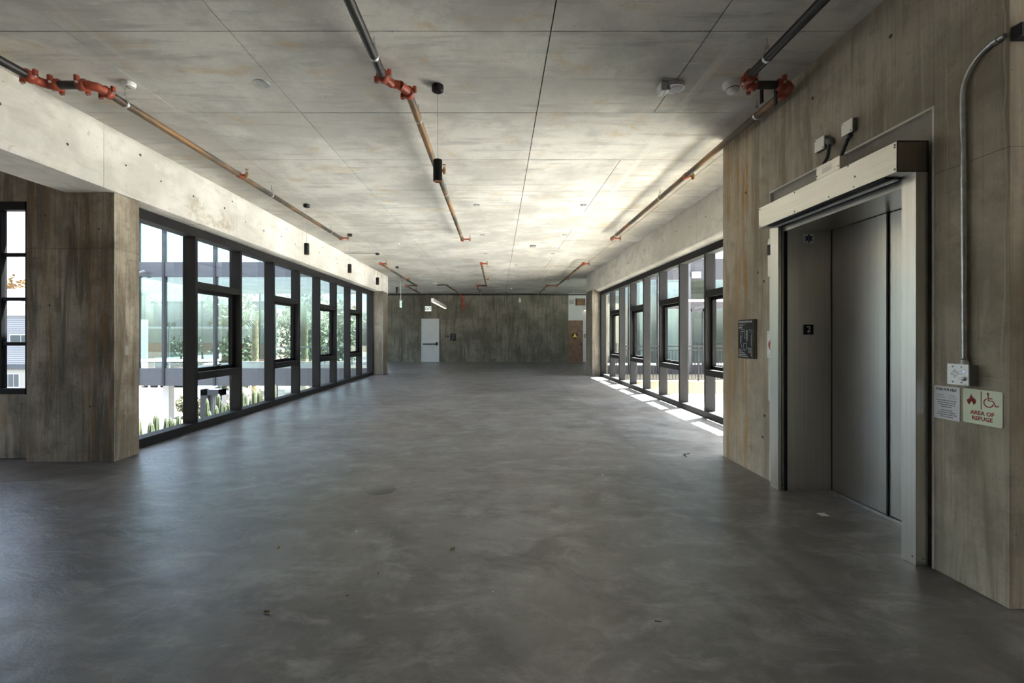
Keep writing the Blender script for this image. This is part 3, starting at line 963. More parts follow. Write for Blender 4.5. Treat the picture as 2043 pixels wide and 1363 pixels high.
# ------------------------------------------------------------------ elevator
el = empty('elevator_entrance', (CX, 3.43, 0), 'stainless steel elevator entrance with deep jambs and a closed door', 'elevator')
RZ = 2.37
DX = 3.035
MB().box(2.634, DX + .12, 4.037, 4.065, 0, RZ + .03).build('jamb', 'steel', el)
MB().box(2.634, DX + .12, 2.81, 2.835, 0, RZ + .03).build('jamb', 'steel', el)
MB().box(2.634, DX + .12, 2.81, 4.065, RZ, RZ + .025).build('jamb_head', 'steel', el)
dl = MB().box(DX, DX + .03, 3.468, 4.030, .012, RZ - .004, .002).build('door_panel', 'steel', el)
MB().box(DX + .014, DX + .044, 2.93, 3.462, .012, RZ - .004, .002).build('door_panel', 'steel', el)
MB().box(DX + .02, DX + .10, 2.835, 2.93, .0, RZ).build('door_gap', 'gasket', el)
MB().box(DX + .002, DX + .05, 3.458, 3.468, .012, RZ - .004).build('door_edge', 'gasket', el)
MB().box(DX - .002, DX + .09, 4.028, 4.0372, .0, RZ).build('door_gap', 'gasket', el)
sill = MB()
sill.box(DX - .035, DX + .10, 2.835, 4.037, 0, .006)
for k in range(3):
    sill.box(DX - .028 + k * .012, DX - .023 + k * .012, 2.84, 4.03, .006, .009)
sill.build('door_sill', 'galv', el)
s1 = MB().box(2.777, 2.869, 4.031, 4.037, 2.25, 2.335, .001).build('medical_plate', 'plate_white', el)
mb = MB()
cx_, cz_ = 2.823, 2.2925
for a in (90, 30, 150):
    c, s = math.cos(math.radians(a)), math.sin(math.radians(a))
    L, W = .036, .0085
    mb.flat([(c * L - s * W, s * L + c * W), (-c * L - s * W, -s * L + c * W), (-c * L + s * W, -s * L - c * W), (c * L + s * W, s * L - c * W)],
            (cx_, 4.0305 - .0002 * (a / 90), cz_), *FRONT)
mb.build('medical_star', 'ink_blue', s1)
mb = MB()
mb.stroke([(0, -.026), (0, .026)], .003, (cx_, 4.0298, cz_), *FRONT)
mb.stroke([(-.004, -.015), (.005, -.006), (-.004, .006), (.004, .016)], .0022, (cx_, 4.0297, cz_), *FRONT)
mb.build('medical_staff', 'ink_white', s1)
s2 = MB().box(2.780, 2.867, 4.031, 4.037, 1.42, 1.51, .001).build('floor_plate', 'sign_black', el)
text('numeral', '2', .078, (2.8235, 4.0302, 1.444), FRONT, 'ink_white', s2, 'CENTER', bold=.0008)
mb = MB()
for (px, pz) in ((0, 0), (.006, 0), (0, .006), (.006, -.006)):
    mb.box(2.818 + px, 2.8205 + px, 4.0298, 4.0302, 1.431 + pz, 1.4335 + pz)
tag(mb.build('braille_dots', 'ink_white', s2), kind='stuff')

# smoke curtain housing with its guide rails
sm = empty('smoke_curtain_housing', (2.55, 3.43, 0), 'stainless smoke curtain box and guide rails framing the elevator opening', 'smoke curtain')
hy0, hy1 = 2.722, 4.16
hb = MB().box(2.445, 2.632, hy0, hy1, 2.415, 2.603, .002).build('curtain_box', 'steel_satin', sm)
cap = MB()
cap.box(2.447, 2.632, hy0 - .004, hy0 + .001, 2.418, 2.600)
cap.build('end_cap', 'steel_dark', hb)
ln = MB()
ln.box(2.444, 2.635, hy0 - .006, hy0 - .003, 2.598, 2.604)
ln.box(2.444, 2.635, hy0 - .006, hy0 - .003, 2.414, 2.419)
ln.box(2.444, 2.4475, hy0 - .006, hy0 - .003, 2.414, 2.604)
ln.box(2.631, 2.635, hy0 - .006, hy0 - .003, 2.414, 2.604)
ln.build('cap_edge', 'gasket', hb)
def screw(parent, pos, r=.006, ax='x'):
    mb = MB().lathe(pos, [(r, 0), (r, -.002), (r * .5, -.0035)], 10, ax)
    mb.build('screw', 'grey_metal', parent)
for (y, z) in ((2.735, 2.585), (2.735, 2.57), (2.735, 2.435), (3.04, 2.50), (3.28, 2.435), (3.66, 2.435), (3.66, 2.59), (4.14, 2.585), (4.14, 2.43), (3.05, 2.432), (3.10, 2.595)):
    screw(hb, (2.445, y, z))
MB().box(2.458, 2.61, 2.82, 4.05, 2.406, 2.416).build('curtain_slot', 'gasket', hb)
MB().box(2.52, 2.545, 2.82, 4.05, 2.396, 2.412).build('bottom_bar', 'zinc', hb)
MB().box(2.60, 2.632, 2.81, 4.06, RZ - .012, 2.415).build('lintel', 'steel', sm)
for a, b in ((2.715, 2.815), (4.05, 4.17)):
    r = MB().box(2.558, 2.632, a, b, 0, 2.415, .002).build('guide_rail', 'steel', sm)
    screw(r, (2.558, a + .025, .05), .005)
    screw(r, (2.60, a - .0005, .045), .005, 'y')
MB().box(2.586, 2.593, 4.0485, 4.0505, 0, 2.40).build('rail_slot', 'gasket', sm)
MB().box(2.612, 2.633, 4.036, 4.0505, 0, 2.37).build('rail_slot', 'gasket', sm)
MB().box(2.60, 2.632, 2.816, 2.826, 0, 2.40).build('rail_slot', 'gasket', sm)

cb = empty('control_box', (2.47, 3.29, 2.603), 'small stainless control box with a printed label on top of the curtain box', 'control box')
MB().box(2.445, 2.50, 3.176, 3.41, 2.603, 2.70, .002).build('box_body', 'steel_satin', cb)
screw(cb, (2.445, 3.19, 2.63), .004)
screw(cb, (2.445, 3.40, 2.63), .004)
text('label_heading', 'SMOKE CURTAIN', .011, (2.4442, 3.345, 2.672), WALLR, 'ink_grey', cb)
mb = MB()
for k in range(4):
    mb.stroke([(0, -k * .009), (.10 - .012 * (k % 2), -k * .009)], .004, (2.4442, 3.345, 2.661), *WALLR)
tag(mb.build('label_print', 'ink_grey', cb), kind='stuff')

def jbox(label, y0, y1, z0, z1):
    b = empty('junction_box', (CX, (y0 + y1) / 2, z0), label, 'junction box', 'junction boxes above the elevator')
    MB().box(2.603, CX, y0, y1, z0, z1, .003).build('box_body', 'grey_metal', b)
    cv = MB().box(2.597, 2.604, y0 - .001, y1 + .001, z0 - .001, z1 + .001, .002).build('cover_plate', 'box_cover', b)
    screw(cv, (2.597, y1 - .012, z1 - .012), .005)
    screw(cv, (2.597, y0 + .012, z0 + .012), .005)
    return b
jbox('junction box nearest the conduit bend, straight conduit below it', 3.255, 3.357, 2.912, 3.01)
jbox('junction box above the elevator with a curved elbow on its side', 3.537, 3.64, 2.905, 3.008)
c1 = empty('flexible_conduit', (2.618, 3.30, 2.70), 'straight dark conduit between junction box and control box', 'conduit')
MB().tube([(2.618, 3.318, 2.912), (2.612, 3.318, 2.87), (2.55, 3.305, 2.73), (2.48, 3.30, 2.70)], .0125, 12).build('conduit_tube', 'flex', c1)
MB().lathe((2.618, 3.318, 2.885), [(.016, 0), (.02, .004), (.02, .022), (.016, .027)], 12).build('fitting', 'grey_metal', c1)
MB().lathe((2.481, 3.30, 2.70), [(.02, 0), (.02, .012), (.016, .016)], 12).build('fitting', 'black', c1)
c2 = empty('flexible_conduit', (2.615, 3.50, 2.70), 'dark conduit with an elbow leaving the side of the junction box', 'conduit')
MB().tube([(2.618, 3.537, 2.955), (2.616, 3.515, 2.957), (2.612, 3.495, 2.945), (2.605, 3.485, 2.92), (2.57, 3.46, 2.80), (2.485, 3.40, 2.70)], .0125, 12).build('conduit_tube', 'flex', c2)
MB().tube([(2.618, 3.538, 2.955), (2.615, 3.508, 2.957), (2.611, 3.490, 2.938), (2.607, 3.486, 2.905)], .020, 12).build('elbow', 'grey_metal', c2)

# fire sign and call panel just past the far rail
fs = empty('fire_sign', (CX, 4.26, 1.19), 'white sign with a red fire symbol half hidden by the elevator rail', 'sign')
MB().box(CX - .012, CX, 4.175, 4.327, 1.195, 1.455, .001).build('sign_plate', 'sign_white', fs)
flame = [(0, -.055), (.035, -.02), (.048, .02), (.03, .06), (.022, .03), (.01, .085), (-.005, .045), (-.022, .065), (-.03, .03), (-.045, .045), (-.05, 0), (-.035, -.03)]
mb = MB()
mb.flat(flame[::-1], (CX - .0125, 4.258, 1.315), *WALLR)
mb.build('fire_symbol', 'ink_red', fs)
mb = MB()
mb.flat([(-.01, -.04), (.012, -.015), (.004, .02), (-.006, .0), (-.018, .012), (-.022, -.018)], (CX - .0128, 4.258, 1.315), *WALLR)
mb.build('fire_symbol_core', 'sign_white', fs)
text('heading', 'IN CASE OF FIRE', .014, (CX - .0125, 4.318, 1.43), WALLR, 'ink_grey', fs)
text('instruction', 'USE STAIRS', .014, (CX - .0125, 4.318, 1.21), WALLR, 'ink_grey', fs)
cp = empty('call_panel', (CX, 4.25, .80), 'brushed steel elevator call panel below the white fire sign', 'call panel')
MB().box(CX - .006, CX, 4.18, 4.318, .78, 1.19, .002).build('face_plate', 'steel_satin', cp)
for z in (.97, 1.07):
    MB().lathe((CX - .006, 4.25, z), [(.022, 0), (.022, -.004), (.018, -.006)], 16, 'x').build('call_button', 'zinc', cp)
hl = empty('hall_lantern', (CX, 4.27, 2.15), 'small dark hall lantern beside the elevator rail', 'lantern')
MB().box(CX - .02, CX, 4.18, 4.315, 2.19, 2.29, .002).build('lantern_face', 'black', hl)
MB().box(CX - .01, CX, 4.18, 4.322, 1.98, 2.35, .002).build('back_plate', 'steel_satin', hl)

# evacuation plan
ev = empty('evacuation_sign', (CX, 4.67, 1.172), 'black evacuation plan sign on the concrete between elevator and windows', 'sign')
eb = MB().box(CX - .020, CX, 4.516, 4.83, 1.172, 1.58, .001).build('sign_board', 'sign_edge', ev)
MB().box(CX - .0225, CX - .0195, 4.517, 4.829, 1.173, 1.579).build('sign_face', 'sign_black', ev)
EX = CX - .0232
def ev_t(body, size, dx, z, mat='ink_white', bold=0.0):
    text('lettering', body, size, (EX, 4.82 - dx, z), WALLR, mat, ev, bold=bold)
ev_t('EVACUATION PLAN', .028, .004, 1.548, bold=.0006)
ev_t('THIS BUILDING HAS', .0135, .004, 1.528)
ev_t('A FIRE ALARM', .0135, .004, 1.513)
ev_t('LEVEL 2', .024, .004, 1.488, bold=.0005)
pl = MB()
def ps(pts, w=.004, closed=False):
    pl.stroke(pts, w, (EX, 4.82, 1.29), *WALLR, closed=closed)
ps([(.045, .185), (.115, .185), (.115, .09), (.145, .09), (.145, .18), (.175, .18), (.175, .07), (.155, .07), (.155, .04), (.10, .04), (.10, .0), (.06, .0), (.06, .03), (.045, .03)], closed=True)
ps([(.19, .18), (.255, .18), (.255, -.01), (.155, -.01), (.155, .04)])
ps([(.075, .175), (.075, .10)], .003)
ps([(.05, .12), (.05, .05)], .007)
ps([(.215, .16), (.235, .16)], .003)
ps([(.24, .13), (.24, .02)], .003)
for k in range(6):
    ps([(.148, .085 + k * .016), (.162, .085 + k * .016)], .009 if k % 2 else .005)
ps([(.05, .165), (.11, .165)], .003)
tag(pl.build('floor_plan', 'ink_white', ev), kind='stuff')
lg = MB()
for k in range(2):
    for (a, b) in ((.004, .075), (.085, .15), (.185, .26)):
        lg.stroke([(a, -k * .011), (b - .01 * k, -k * .011)], .005, (EX, 4.82, 1.268), *WALLR)
for k in range(3):
    lg.stroke([(.185, -k * .009), (.265, -k * .009)], .004, (EX, 4.82, 1.248), *WALLR)
tag(lg.build('legend_lines', 'ink_grey', ev), kind='stuff')
ev_t('EMERGENCY', .013, .004, 1.240)
ev_t('IN CASE OF FIRE', .0155, .004, 1.222, bold=.0004)
ev_t('USE STAIRS FOR EXIT', .0155, .004, 1.204, bold=.0004)
ev_t('DO NOT USE ELEVATOR', .0155, .004, 1.186, bold=.0004)
na = MB()
na.stroke([(.262, .0), (.240, .022), (.256, .042)], .004, (EX, 4.82, 1.186), *WALLR)
na.stroke([(.240, .022), (.262, .022)], .003, (EX, 4.82, 1.186), *WALLR)
tag(na.build('arrow_mark', 'ink_white', ev), kind='stuff')

# emergency intercom with its conduit
ic = empty('emergency_intercom', (CX, 2.49, 1.133), 'steel emergency intercom box with speaker holes and push button', 'intercom')
ib = MB().box(2.587, CX, 2.436, 2.546, 1.137, 1.248, .003).build('back_box', 'grey_metal', ic)
fp = MB().box(2.579, 2.586, 2.430, 2.551, 1.132, 1.253, .003).build('face_plate', 'zinc', ic)
mb = MB()
for i in range(-3, 4):
    for j in range(-3, 4):
        if abs(i) + abs(j) <= 3 + (1 if (i + j) % 2 else 0) and (i + j) % 2 == 0 or abs(i) + abs(j) == 3:
            mb.lathe((2.579, 2.506 - i * .0072, 1.197 + j * .0072), [(.0022, 0), (.0022, -.0006)], 8, 'x')
tag(mb.build('speaker_holes', 'black', fp), kind='stuff')
MB().lathe((2.579, 2.457, 1.172), [(.012, 0), (.012, -.006), (.009, -.010), (.003, -.011)], 20, 'x').build('push_button', 'zinc', fp)
MB().lathe((2.579, 2.459, 1.211), [(.0035, 0), (.0035, -.002)], 10, 'x').build('status_light', 'led_blue', fp)
mb = MB()
mb.stroke([(0, 0), (.022, 0)], .0025, (2.5785, 2.486, 1.211), *WALLR)
mb.stroke([(0, 0), (.028, 0)], .0025, (2.5785, 2.489, 1.197), *WALLR)
mb.stroke([(0, 0), (.006, 0), (.006, .006), (0, .006)], .0015, (2.5785, 2.485, 1.170), *WALLR, closed=True)
mb.stroke([(0, 0), (.016, 0)], .004, (2.5785, 2.455, 1.139), *WALLR)
tag(mb.build('plate_marks', 'ink_grey', fp), kind='stuff')
for (y, z) in ((2.517, 1.236), (2.470, 1.236), (2.517, 1.150), (2.470, 1.150)):
    screw(fp, (2.579, y, z), .0035)
cd = empty('metal_conduit', (2.618, 2.49, 1.25), 'bright metal conduit rising from the intercom and bending to the corner', 'conduit')
pts = [(2.618, 2.492, 1.25), (2.618, 2.494, 1.9), (2.618, 2.499, 2.70)]
pts += [(2.618, 2.499 - .17 * (1 - math.cos(t)), 2.76 + .20 * math.sin(t)) for t in [PI / 2 * i / 12 for i in range(13)]]
pts += [(2.618, 2.293, 2.961)]
MB().tube(pts, .0125, 14).build('conduit_tube', 'galv', cd)
MB().lathe((2.618, 2.492, 1.252), [(.020, 0), (.020, .014), (.0165, .016), (.0165, .026), (.019, .028), (.019, .034)], 16).build('connector', 'galv', cd)
MB().lathe((2.618, 2.335, 2.960), [(.016, -.012), (.0175, -.008), (.0175, .012), (.016, .016)], 14, 'y').build('coupling', 'galv', cd)
tr = empty('cable_trunking', (2.9, CY0, 2.93), 'dark cable trunking on the shaded end of the elevator wall', 'trunking')
MB().box(2.640, 3.4, CY0 - .05, CY0 - .001, 2.925, 2.995, .003).build('trunking_body', 'black_matte', tr)
MB().box(2.70, 2.725, CY0 - .052, CY0 - .050, 2.965, 2.982).build('sticker', 'tape', tr)

# push for help sign
ph = empty('help_sign', (CX, 2.605, .918), 'white push for help instruction sign under the intercom', 'sign')
MB().box(CX - .004, CX - .0005, 2.530, 2.681, .918, 1.113, .0015).build('sign_plate', 'sign_white', ph)
PX = CX - .0046
text('heading', 'PUSH FOR HELP', .0205, (PX, 2.6055, 1.087), WALLR, 'ink_black', ph, 'CENTER', .80, bold=.0006)
text('field_name', 'LOCATION', .0092, (PX, 2.644, 1.057), WALLR, 'ink_black', ph, 'CENTER')
text('field_name', 'FLOOR', .0092, (PX, 2.572, 1.057), WALLR, 'ink_black', ph, 'CENTER')
mb = MB()
mb.stroke([(.010, 0), (.068, 0)], .0012, (PX, 2.681, 1.046), *WALLR)
mb.stroke([(.082, 0), (.140, 0)], .0012, (PX, 2.681, 1.046), *WALLR)
tag(mb.build('field_lines', 'ink_black', ph), kind='stuff')
for k, ln_ in enumerate(('Persons able to use the exit', 'stairway do so as soon as', 'possible, unless they are', 'assisting others.', '',
                         'When activating', 'the two-way emergency', 'communication system, wait', 'here for assistance.')):
    if ln_:
        text('instruction', ln_, .0104, (PX, 2.6055, 1.027 - k * .0125 + (.005 if k > 4 else 0)), WALLR, 'ink_black', ph, 'CENTER', .97, bold=.00025)

ar = empty('refuge_sign', (CX, 2.414, .925), 'pale green area of refuge sign with red flame and wheelchair symbols', 'sign')
AR = .006
pr = []
for (cy, cz, a0) in ((2.316 + .008, .925 + .008, 180), (2.5125 - .008, .925 + .008, 270), (2.5125 - .008, 1.115 - .008, 0), (2.316 + .008, 1.115 - .008, 90)):
    pr += [(cy + .008 * math.cos(math.radians(a0 + 90 * t / 4)), cz + .008 * math.sin(math.radians(a0 + 90 * t / 4))) for t in range(5)]
MB().prism(pr, 'yz', CX - .004, CX - .0005).build('sign_plate', 'sign_green', ar)
AX = CX - .0046
A0 = (AX, 2.5125, .925)
def rs(mb, pts, w, closed=False):
    mb.stroke(pts, w, A0, *WALLR, closed=closed)
mb = MB()
rs(mb, [(.094, .082), (.094, .182)], .004)
mb.build('divider', 'ink_red', ar)
mb = MB()
fl_o = [(.030, .103), (.022, .115), (.021, .130), (.026, .124), (.027, .137), (.034, .131), (.036, .147), (.041, .155), (.043, .165), (.047, .152),
        (.052, .146), (.053, .133), (.058, .145), (.062, .128), (.067, .136), (.069, .120), (.063, .108), (.056, .103), (.058, .114), (.052, .118), (.048, .130), (.044, .118), (.038, .124), (.034, .112), (.035, .103)]
cxy = (.045, .122)
vs = [Vector(A0) + WALLR[0] * x + WALLR[1] * y for x, y in fl_o] + [Vector(A0) + WALLR[0] * cxy[0] + WALLR[1] * (cxy[1] + .004)]
n = len(fl_o)
mb.add(vs, [(i, (i + 1) % n, n) for i in range(n)])
mb.build('flame_symbol', 'ink_red', ar)
mb = MB()
mb.flat(arc(.128, .172, .0065, 0, 345, 20), A0, *WALLR)
rs(mb, [(.128, .166), (.130, .136), (.152, .136), (.166, .108), (.180, .113)], .0062)
rs(mb, [(.130, .148), (.150, .148)], .0052)
rs(mb, arc(.131, .124, .023, 115, 350, 22), .0058)
mb.build('wheelchair_symbol', 'ink_red', ar)
text('lettering', 'AREA OF', .030, (AX, 2.414, .052 + .925), WALLR, 'ink_red', ar, 'CENTER', .98, bold=.0010)
text('lettering', 'REFUGE', .030, (AX, 2.414, .022 + .925), WALLR, 'ink_red', ar, 'CENTER', .98, bold=.0010)

# ------------------------------------------------------------------ sprinkler pipes
PZ = CEIL - .15
PR = .034

def coupling(parent, c, axis, r=PR):
    """grooved clamp coupling: two-part ring with bolt ears"""
    c = Vector(c)
    ax = Vector(axis).normalized()
    mb = MB()
    R = r * 1.42
    mb.tube([c - ax * .036, c - ax * .030, c - ax * .030, c + ax * .030, c + ax * .030, c + ax * .036], [r * 1.08, r * 1.15, R, R, r * 1.15, r * 1.08], 16)
    side = ax.cross(Vector((0, 0, 1))).normalized()
    side = (side + Vector((0, 0, .55))).normalized()
    for s in (-1, 1):
        e = c + side * s * (R + .012)
        mb.tube([e - Vector((0, 0, .022)), e + Vector((0, 0, .022))], [.019, .019], 8)
    o = mb.build('coupling', 'red', parent)
    for s in (-1, 1):
        e = c + side * s * (R + .013)
        b = MB()
        b.tube([e - Vector((0, 0, .038)), e - Vector((0, 0, .024)), e - Vector((0, 0, .024)), e + Vector((0, 0, .034))], [.011, .011, .0065, .0065], 8)
        b.build('bolt', 'zinc', o)
    return o

def hanger(parent, x, y, z=PZ):
    mb = MB()
    mb.tube([(x, y, z + .085), (x, y, CEIL + .004)], .0045, 8)
    mb.box(x - .012, x + .012, y - .008, y + .008, z + .07, z + .095)
    mb.tube([(x - .010, y, z + .075), (x - PR - .003, y, z + .01)], .003, 6)
    mb.tube([(x + .010, y, z + .075), (x + PR + .003, y, z + .01)], .003, 6)
    mb.build('hanger', 'galv', parent)
    MB().tube([(x, y - .012, z), (x, y + .012, z)], PR * 1.10, 16).build('hanger_band', 'zinc', parent)

def head(parent, x, y, z, side=1, reach=.10, k=1.0):
    """upright sprinkler on a short arm"""
    mb = MB()
    mb.tube([(x, y, z), (x + side * reach, y, z)], .016 * k, 10)
    arm = mb.build('sprinkler_arm', 'red', parent)
    xx = x + side * reach
    h = MB()
    h.lathe((xx, y, z), [(.020, -.03), (.022, -.02), (.022, .022), (.015, .026), (.013, .04)], 10)
    h.tube([(xx - .012, y, z + .04), (xx - .014, y, z + .058), (xx, y, z + .075)], .003, 6)
    h.tube([(xx + .012, y, z + .04), (xx + .014, y, z + .058), (xx, y, z + .075)], .003, 6)
    h.lathe((xx, y, z + .073), [(.004, 0), (.024, .002), (.024, .005), (.004, .006)], 10)
    h.lathe((xx, y, z - .048), [(.012, 0), (.018, .006), (.018, .018)], 10)
    h.build('sprinkler_head', 'brass', parent)
    return arm

def run(label, xa, xb, y_end, sprinklers, hangers, head_side=1, yj=3.77):
    r = empty('sprinkler_pipe', (xa, yj, PZ), label, 'sprinkler pipe', 'sprinkler pipes under the ceiling')
    MB().tube([(xa, -6.9, PZ), (xa, yj - .10, PZ)], PR, 16).build('pipe_segment', 'pipe_black', r)
    MB().tube([(xb, yj + .12, PZ), (xb, y_end, PZ)], PR, 16).build('pipe_segment', 'pipe', r)
    s = 1 if xb > xa else -1
    e1 = [(xa, yj - .07, PZ), (xa + s * .008, yj - .025, PZ), (xa + s * .035, yj + .01, PZ), (xa + s * .08, yj + .02, PZ)] if abs(xb - xa) > .3 else [(xa, yj - .1, PZ), (xa + s * .05, yj, PZ)]
    e2 = [(xb - s * .10, yj + .02, PZ), (xb - s * .05, yj + .025, PZ), (xb - s * .008, yj + .06, PZ), (xb, yj + .11, PZ)] if abs(xb - xa) > .3 else [(xb - s * .05, yj + .02, PZ), (xb, yj + .13, PZ)]
    MB().tube(e1, PR * 1.12, 14).build('elbow', 'red', r)
    MB().tube(e2, PR * 1.12, 14).build('elbow', 'red', r)
    MB().tube([e1[-1], e2[0]], PR, 14).build('cross_segment', 'pipe_black' if abs(xb - xa) > .3 else 'red', r)
    coupling(r, (xa, yj - .11, PZ), (0, 1, 0))
    coupling(r, (xb, yj + .14, PZ), (0, 1, 0))
    if abs(xb - xa) > .3:
        coupling(r, (xa + s * .095, yj + .02, PZ), (1, 0, 0))
        coupling(r, (xb - s * .105, yj + .02, PZ), (1, 0, 0))
    for y in sprinklers:
        MB().tube([(xb, y - .035, PZ), (xb, y + .035, PZ)], PR * 1.2, 14).build('outlet_clamp', 'red', r)
        head(r, xb, y, PZ, head_side, .095)
    MB().tube([(xb, y_end - .02, PZ), (xb, y_end + .05, PZ)], [PR * 1.3, PR * 1.3], 14).build('end_cap', 'red', r)
    head(r, xb, y_end, PZ, head_side, .17)
    for (x, y) in hangers:
        hanger(r, x, y)
    return r

run('sprinkler pipe along the beam over the cactus-side windows', -3.865, -3.44, 9.72, (5.92,), ((-3.865, 2.2), (-3.44, 4.10), (-3.44, 6.75), (-3.44, 9.15)))
run('sprinkler pipe down the middle of the ceiling with red couplings', -.947, -.785, 9.85, (5.75,), ((-.947, 3.40), (-.785, 4.40), (-.785, 6.70), (-.785, 9.35)))
rr = run('sprinkler pipe hugging the elevator wall, with an offset by the smoke detector', 2.075, 2.520, 9.75, (5.95,), ((2.075, 3.42), (2.520, 4.32), (2.520, 6.9), (2.520, 9.45)))
MB().box(2.26, 2.275, 3.80, 3.83, PZ - .14, PZ).build('brace', 'black', rr)
MB().box(2.38, 2.395, 3.80, 3.83, PZ - .16, PZ).build('brace', 'black', rr)

def far_run(label, x0, xj, s_mid):
    r = empty('sprinkler_pipe', (x0, 13.2, PZ), label, 'sprinkler pipe', 'sprinkler pipes under the ceiling')
    MB().tube([(x0, 13.2, PZ), (x0, 18.97, PZ)], PR, 12).build('pipe_segment', 'pipe', r)
    MB().tube([(x0, 18.97, PZ), (xj, 18.97, PZ)], PR, 12).build('cross_segment', 'pipe', r)
    MB().tube([(xj, 18.97, PZ), (xj, 23.10, PZ)], PR, 12).build('pipe_segment', 'pipe', r)
    for (x, y) in ((x0, 18.97), (xj, 18.97)):
        MB().lathe((x, y, PZ), [(PR * 1.25, -.05), (PR * 1.4, -.03), (PR * 1.4, .03), (PR * 1.25, .05)], 12).build('elbow', 'red', r)
    MB().tube([(x0, 13.14, PZ), (x0, 13.26, PZ)], PR * 1.35, 12).build('end_cap', 'red', r)
    head(r, x0, 13.2, PZ, 1, .17)
    head(r, x0, 16.8, PZ, 1, .13)
    head(r, xj, 20.7, PZ, 1, .13)
    hanger(r, x0, 14.2)
    hanger(r, xj, 22.2)
    return r
far_run('far sprinkler pipe with a jog, over the last pendant lamps', -3.48, -3.92, 1)
far_run('far sprinkler pipe with a jog in the middle of the ceiling', -.485, -.885, 1)
far_run('far sprinkler pipe with a jog toward the restroom door', 2.54, 2.10, 1)
mp = empty('sprinkler_main', (-1, 23.14, PZ), 'black sprinkler main with a red riser elbow along the top of the end wall', 'sprinkler pipe')
MB().tube([(-6.1, 23.14, PZ), (4.9, 23.14, PZ)], .040, 14).build('pipe_segment', 'pipe_black', mp)
for x in (-2.6, -.1, .35, 1.95, 3.6):
    hanger(mp, x, 23.14)
rz = mp
MB().tube([(-1.94, 23.14, PZ + .01), (-1.86, 23.22, PZ), (-1.84, 23.30, PZ - .06), (-1.83, 23.32, PZ - .16), (-1.83, 23.32, 3.02), (-1.81, 23.36, 2.94), (-1.80, 23.5, 2.92), (-1.80, 24.0, 2.92)], .062, 14).build('riser_pipe', 'red', mp)
for c, a in (((-1.95, 23.14, PZ), (1, 0, 0)), ((-1.83, 23.32, 3.34), (.05, 0, 1)), ((-1.83, 23.32, 3.04), (.05, 0, 1)), ((-1.80, 23.55, 2.92), (0, 1, 0))):
    coupling(rz, c, a, .066)
lc = empty('ceiling_conduit', (-2.2, 20, PZ + .1), 'thin brown conduit from the linear lamp canopy to the sprinkler main', 'conduit')
MB().tube([(-2.72, 19.9, CEIL - .03), (-2.36, 19.7, CEIL - .03), (-2.30, 19.75, CEIL - .03), (-2.06, 23.1, CEIL - .05)], .022, 8).build('conduit_tube', 'pipe_black', lc)

# ------------------------------------------------------------------ pendants and ceiling devices
def pendant(label, x, y):
    p = empty('pendant_lamp', (x, y, CEIL), label, 'pendant lamp', 'black cylinder pendants')
    MB().lathe((x, y, CEIL - .052), [(.030, -.006), (.048, 0), (.054, .006), (.054, .052)], 28).build('canopy', 'black', p)
    MB().tube([(x, y, CEIL - .05), (x, y, 3.02)], .0022, 6).build('cord', 'grey_plastic', p)
    sh = MB().lathe((x, y, 2.826), [(.034, .02), (.041, 0), (.042, .003), (.042, .19), (.036, .196), (.004, .197)], 28).build('lamp_shade', 'black', p)
    MB().lathe((x, y, 2.822), [(.040, .004), (.040, 0), (.031, -.0005), (.031, .012)], 24).build('rim', 'bronze', sh)
    MB().lathe((x, y, 2.826), [(.033, .0), (.012, .006)], 16).build('lens', 'bulb_dim', sh)
    return p
p0 = pendant('black cylinder pendant lamp on a cord beside the middle sprinkler pipe', -.55, 4.07)
for (y, lb) in ((7.74, 'black pendant lamp before the beam, first in the row of four'), (9.99, 'black pendant lamp before the beam, second in the row of four'),
                (12.3, 'black pendant lamp hung from a surface conduit, third in the row'), (14.7, 'black pendant lamp by the far end of the beam, last in the row')):
    dup(p0, (-3.33, y, CEIL), lb)
cdt = empty('ceiling_conduit', (-3.8, 12.3, CEIL), 'short grey conduit on the ceiling feeding the third pendant in the row', 'conduit')
MB().tube([(-4.24, 12.3, CEIL - .014), (-3.39, 12.3, CEIL - .014)], .011, 8).build('conduit_tube', 'grey_plastic', cdt)
MB().box(-3.395, -3.33, 12.26, 12.34, CEIL - .02, CEIL - .001).build('outlet_box', 'grey_plastic', cdt)

lp = empty('linear_lamp', (-2.73, 21.0, CEIL), 'lit white linear pendant lamp by the exit sign at the end wall', 'lamp')
hs = MB().box(-2.79, -2.67, 18.6, 23.2, 2.83, 2.98, .004).build('housing', 'white_plastic', lp)
MB().box(-2.775, -2.685, 18.62, 23.18, 2.822, 2.831).build('diffuser', 'lamp_warm', hs)
for y in (18.9, 22.9):
    MB().tube([(-2.73, y, 2.98), (-2.73, y, CEIL)], .004, 6).build('suspension_wire', 'grey_plastic', lp)
MB().lathe((-2.73, 19.3, CEIL - .04), [(.10, 0), (.11, .01), (.11, .04)], 16).build('canopy', 'white_plastic', lp)

def exit_sign(label, c, frame, face, ink, w=.31, h=.25, rod=True):
    e = empty('exit_sign', (c[0], c[1], c[2]), label, 'exit sign')
    return e
e1 = empty('exit_sign', (-3.45, 22.0, 2.62), 'lit white exit sign hanging above the white exit door', 'exit sign')
MB().box(-3.61, -3.29, 22.0, 22.05, 2.62, 2.87, .006).build('sign_housing', 'white_plastic', e1)
MB().box(-3.595, -3.305, 21.995, 22.002, 2.635, 2.855).build('sign_face', 'exit_face', e1)
text('lettering', 'EXIT', .19, (-3.45, 21.993, 2.68), FRONT, 'ink_green', e1, 'CENTER', .78, bold=.004)
MB().tube([(-3.45, 22.025, 2.87), (-3.45, 22.025, CEIL)], .006, 6).build('stem', 'grey_plastic', e1)
e2 = empty('exit_sign', (-3.84, 17.6, 2.52), 'edge-lit green exit sign seen edge on beyond the far column', 'exit sign')
